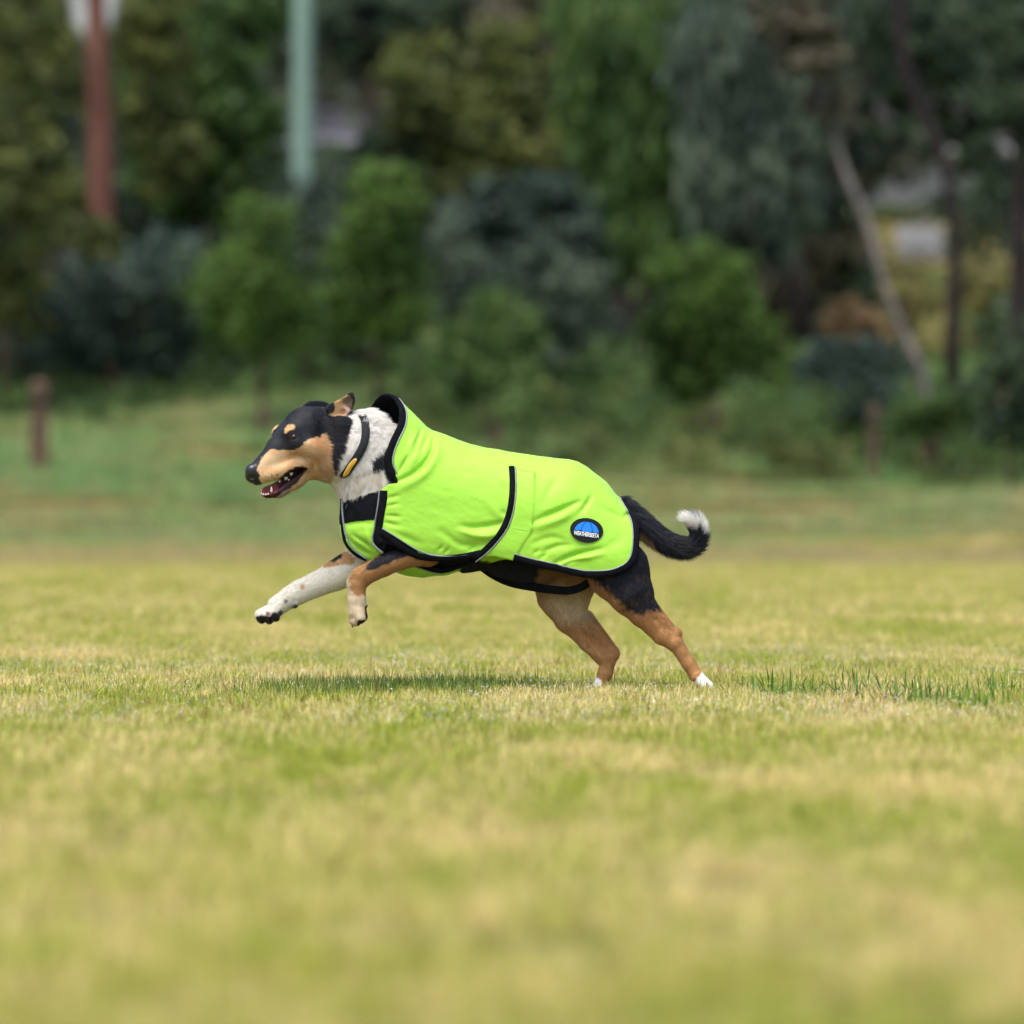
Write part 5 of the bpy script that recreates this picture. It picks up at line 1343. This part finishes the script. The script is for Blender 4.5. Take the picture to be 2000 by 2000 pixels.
    stv = vnoise(np.c_[al/15, ac/2.6, P[:, 1]/8], 1.0, 91)*.6+vnoise(np.c_[al/7, ac/1.5, P[:, 1]/4], 1.0, 92)*.4
    dk = col.max(1) < .1; wh = col.min(1) > .42
    mul = np.where(dk, .3+np.clip(stv-.25, 0, 1)**1.5*6, np.where(wh, .93+.2*stv, .55+.85*stv)); col = col*mul[:, None]  # streaky highlights and the sheen of black fur put into strand colour
    col[wh] = col[wh]*(1-(1-stv[wh, None])*np.array([0, .03, .08]))
    pts = np.stack([W3(P), W3(mid), W3(tip)], axis=1)-np.array(parent.location)
    hc = bpy.data.hair_curves.new(name); hc.add_curves([3]*n)
    hc.attributes["position"].data.foreach_set("vector", pts.reshape(-1).astype(np.float32))
    r = hc.attributes.get("radius") or hc.attributes.new("radius", 'FLOAT', 'POINT')
    base = np.where(np.isin(T, (NE, TL)), .00040, .00032)
    r.data.foreach_set("value", np.stack([base, base*.75, base*.12], 1).ravel().astype(np.float32))
    ca = hc.attributes.new("col", 'FLOAT_COLOR', 'CURVE')
    ca.data.foreach_set("color", np.c_[np.clip(col, 0, 1), np.ones(n)].ravel().astype(np.float32))
    m, N, L, b = mat("fur"); a = N.new("ShaderNodeAttribute"); a.attribute_name = "col"
    L.new(a.outputs["Color"], b.inputs["Base Color"]); b.inputs["Roughness"].default_value = .42; b.inputs["Specular IOR Level"].default_value = .4
    tr = N.new("ShaderNodeBsdfTranslucent"); L.new(a.outputs["Color"], tr.inputs[0]); ms = N.new("ShaderNodeMixShader"); ms.inputs[0].default_value = .3
    L.new(b.outputs[0], ms.inputs[1]); L.new(tr.outputs[0], ms.inputs[2]); L.new(ms.outputs[0], N["Material Output"].inputs[0])
    hc.materials.append(m)
    o = bpy.data.objects.new(name, hc); COL.objects.link(o); o.parent = parent
    print("fur strands", n)
    return o
fur("fur", .62, dog)

# ------------------------------------------------------------------ eyes, teeth, claws, dog collar
def uvball(c, r, nu=16, nv=10, sc=(1, 1, 1)):
    V = [(c[0], c[1], c[2]-r*sc[2])]
    for j in range(1, nv):
        t = -math.pi/2+math.pi*j/nv
        for i in range(nu):
            a = 2*math.pi*i/nu
            V.append((c[0]+r*sc[0]*math.cos(t)*math.cos(a), c[1]+r*sc[1]*math.cos(t)*math.sin(a), c[2]+r*sc[2]*math.sin(t)))
    V.append((c[0], c[1], c[2]+r*sc[2])); F = []
    for i in range(nu): F.append((0, 1+(i+1) % nu, 1+i)); F.append((len(V)-1, len(V)-1-nu+i, len(V)-1-nu+(i+1) % nu))
    for j in range(nv-2):
        for i in range(nu):
            a = 1+j*nu+i; b_ = 1+j*nu+(i+1) % nu; F.append((a, b_, b_+nu, a+nu))
    return V, F
def conev(p, q, r, n=8, bend=(0, 0, 0)):
    p = np.array(p, float); q = np.array(q, float); d = (q-p)/np.linalg.norm(q-p)
    u = np.cross(d, (0, 1, .1)); u /= np.linalg.norm(u); v = np.cross(d, u); V, F = [], []
    for t, rr in ((0, 1), (.35, .92), (.7, .6), (.92, .25)):
        c = p+(q-p)*t+np.array(bend)*4*t*(1-t)
        for i in range(n):
            a = 2*math.pi*i/n; V.append(c+(u*math.cos(a)+v*math.sin(a))*r*rr)
    V.append(q); k = len(V)-1
    for j in range(3):
        for i in range(n): F.append((j*n+i, j*n+(i+1) % n, (j+1)*n+(i+1) % n, (j+1)*n+i))
    for i in range(n): F.append((3*n+i, 3*n+(i+1) % n, k))
    F.append(tuple(range(n))[::-1])
    return V, F
m_eye = simple("dark_glossy_eye", (.006, .004, .004), .06, spec=.9)
m_tooth = simple("tooth_enamel", (.72, .68, .56), .3)
m_claw = simple("dark_claw", (.03, .022, .02), .4)
m_tongue = simple("wet_tongue", (.27, .05, .06), .3, spec=.5)
ex, ey = 579.0, 854.5
eD = B.surfD([ex], [ey])[0]
ea, es = head_local(ex, eD)
for sgn in (1, -1):
    s_ = es*sgn if sgn > 0 else -es
    X_, D_ = head_world(ea, s_-3.0*np.sign(s_))
    V, F = uvball((X_, D_, ey), 5.3, 20, 14); mesh_obj("eye", W3(V), F, m_eye, body)
def tooth(x, y, dx, dy, r, s_, name="tooth"):
    Dn = HD0+((x-SP*s_)-650)*TP-CP*s_
    V, F = conev((x, Dn, y), (x+dx, Dn-.5, y+dy), r); mesh_obj(name, W3(V), F, m_tooth, body)
def zt(x, y): return 470+x/7.728, 760+y/7.728
for (x, y, dx, dy, r, s_) in ((495, 1560, -.2, -12, 2.6, 13), (705, 1330, -.5, 6.5, 4, 14), (785, 1265, -.5, 6.5, 4, 16), (612, 1385, 0, 4, 2.2, 13), (745, 1365, 0, 3.0, 2, 13), (345, 1590, -.5, -3.5, 2, 3), (375, 1602, -.3, -4, 2, 7), (410, 1604, 0, -4, 2, 10), (445, 1596, 0, -4, 2, 12)):
    px_, py_ = zt(x, y); tooth(px_, py_, dx, dy, r, s_)
tx = spline([(520, 0, 963), (531, 3, 958), (548, 5, 952), (566, 6, 942)], 4)
V, F = [], []
for i, p in enumerate(tx):
    rr = np.interp(i, [0, 3, len(tx)-1], [2, 4.2, 3.6])
    for j in range(10):
        a = 2*math.pi*j/10; sv = 9.5*math.cos(a)*(rr/4.2)
        X_, D_ = head_world(p[0], p[1]*0+sv); V.append((X_, D_, p[2]+rr*.55*math.sin(a)))
for i in range(len(tx)-1):
    for j in range(10): F.append((i*10+j, i*10+(j+1) % 10, (i+1)*10+(j+1) % 10, (i+1)*10+j))
F.append(tuple(range(10))); F.append(tuple(range(len(V)-10, len(V)))[::-1])
mesh_obj("tongue", W3(V), F, m_tongue, body)
for (p, q, r) in (((505, 50, 1198), (495, 47, 1205), 3), ((513, 36, 1208), (505, 32, 1216), 2.5), ((534, 28, 1205), (531, 25, 1218), 2.5), ((546, 31, 1196), (541, 27, 1210), 3),
                  ((692, -66, 1214), (690, -67, 1225), 2.6), ((701, -76, 1210), (704, -79, 1220), 2.4), ((700, -57, 1213), (698, -58, 1222), 2.4), ((557, 33, 1172), (553, 30, 1178), 2.2),
                  ((1388, -50, 1335), (1397, -50, 1341), 2.4), ((1388, -41, 1336), (1397, -41, 1342), 2.4), ((1150, 42, 1350), (1142, 41, 1357), 2.4)):
    V, F = conev(p, q, r); mesh_obj("claw", W3(V), F, m_claw, body)
# collar round the neck
m_leather = noisy("black_collar_webbing", (.006, .008, .01), (.012, .015, .018), 50, .6, bump=.2, bscale=700, spec=.2)
m_gold = noisy("brass_name_plate", (.55, .3, .03), (.7, .42, .06), 80, .35, spec=.7)
near = spline(Z1([(1190, 350), (1225, 420), (1238, 520), (1222, 620), (1170, 730), (1080, 850), (975, 935)]), 5)
nD = B.surfD(near[:, 0], near[:, 1]); ok = ~np.isnan(nD); near = near[ok]; nD = nD[ok]
nr3 = np.c_[near[:, 0], nD, near[:, 1]]
fx = near[::-1]-[34, 0]; fD = B.surfD(fx[:, 0], fx[:, 1], 1); ok = ~np.isnan(fD)
fr3 = np.c_[fx[ok, 0], fD[ok], fx[ok, 1]]
loop = np.r_[nr3, fr3]; 
m_ = len(loop); pad_ = np.r_[loop[-6:], loop, loop[:6]]
for _ in range(6): pad_[1:-1] = (pad_[:-2]+pad_[1:-1]*2+pad_[2:])/4
loop = pad_[6:-6]; ctr = loop.mean(0)
ln = B.grad(loop, 6)
loop = loop+ln*7.5
collar = ribbon("collar", None, 16, 2.2, m_leather, dog, P3=loop, N3=ln, closed=True)
pl = spline(Z1([(1160, 757), (1090, 830), (1022, 897)]), 5)
pD = B.surfD(pl[:, 0], pl[:, 1]); p3 = np.c_[pl[:, 0], pD, pl[:, 1]]; pn = B.grad(p3, 6)
ribbon("name_plate", None, 9.5, 1.2, m_gold, collar, P3=p3+pn*10.5, N3=pn, wprof=[.45, .9, 1, 1, 1, 1, 1, .9, .45])
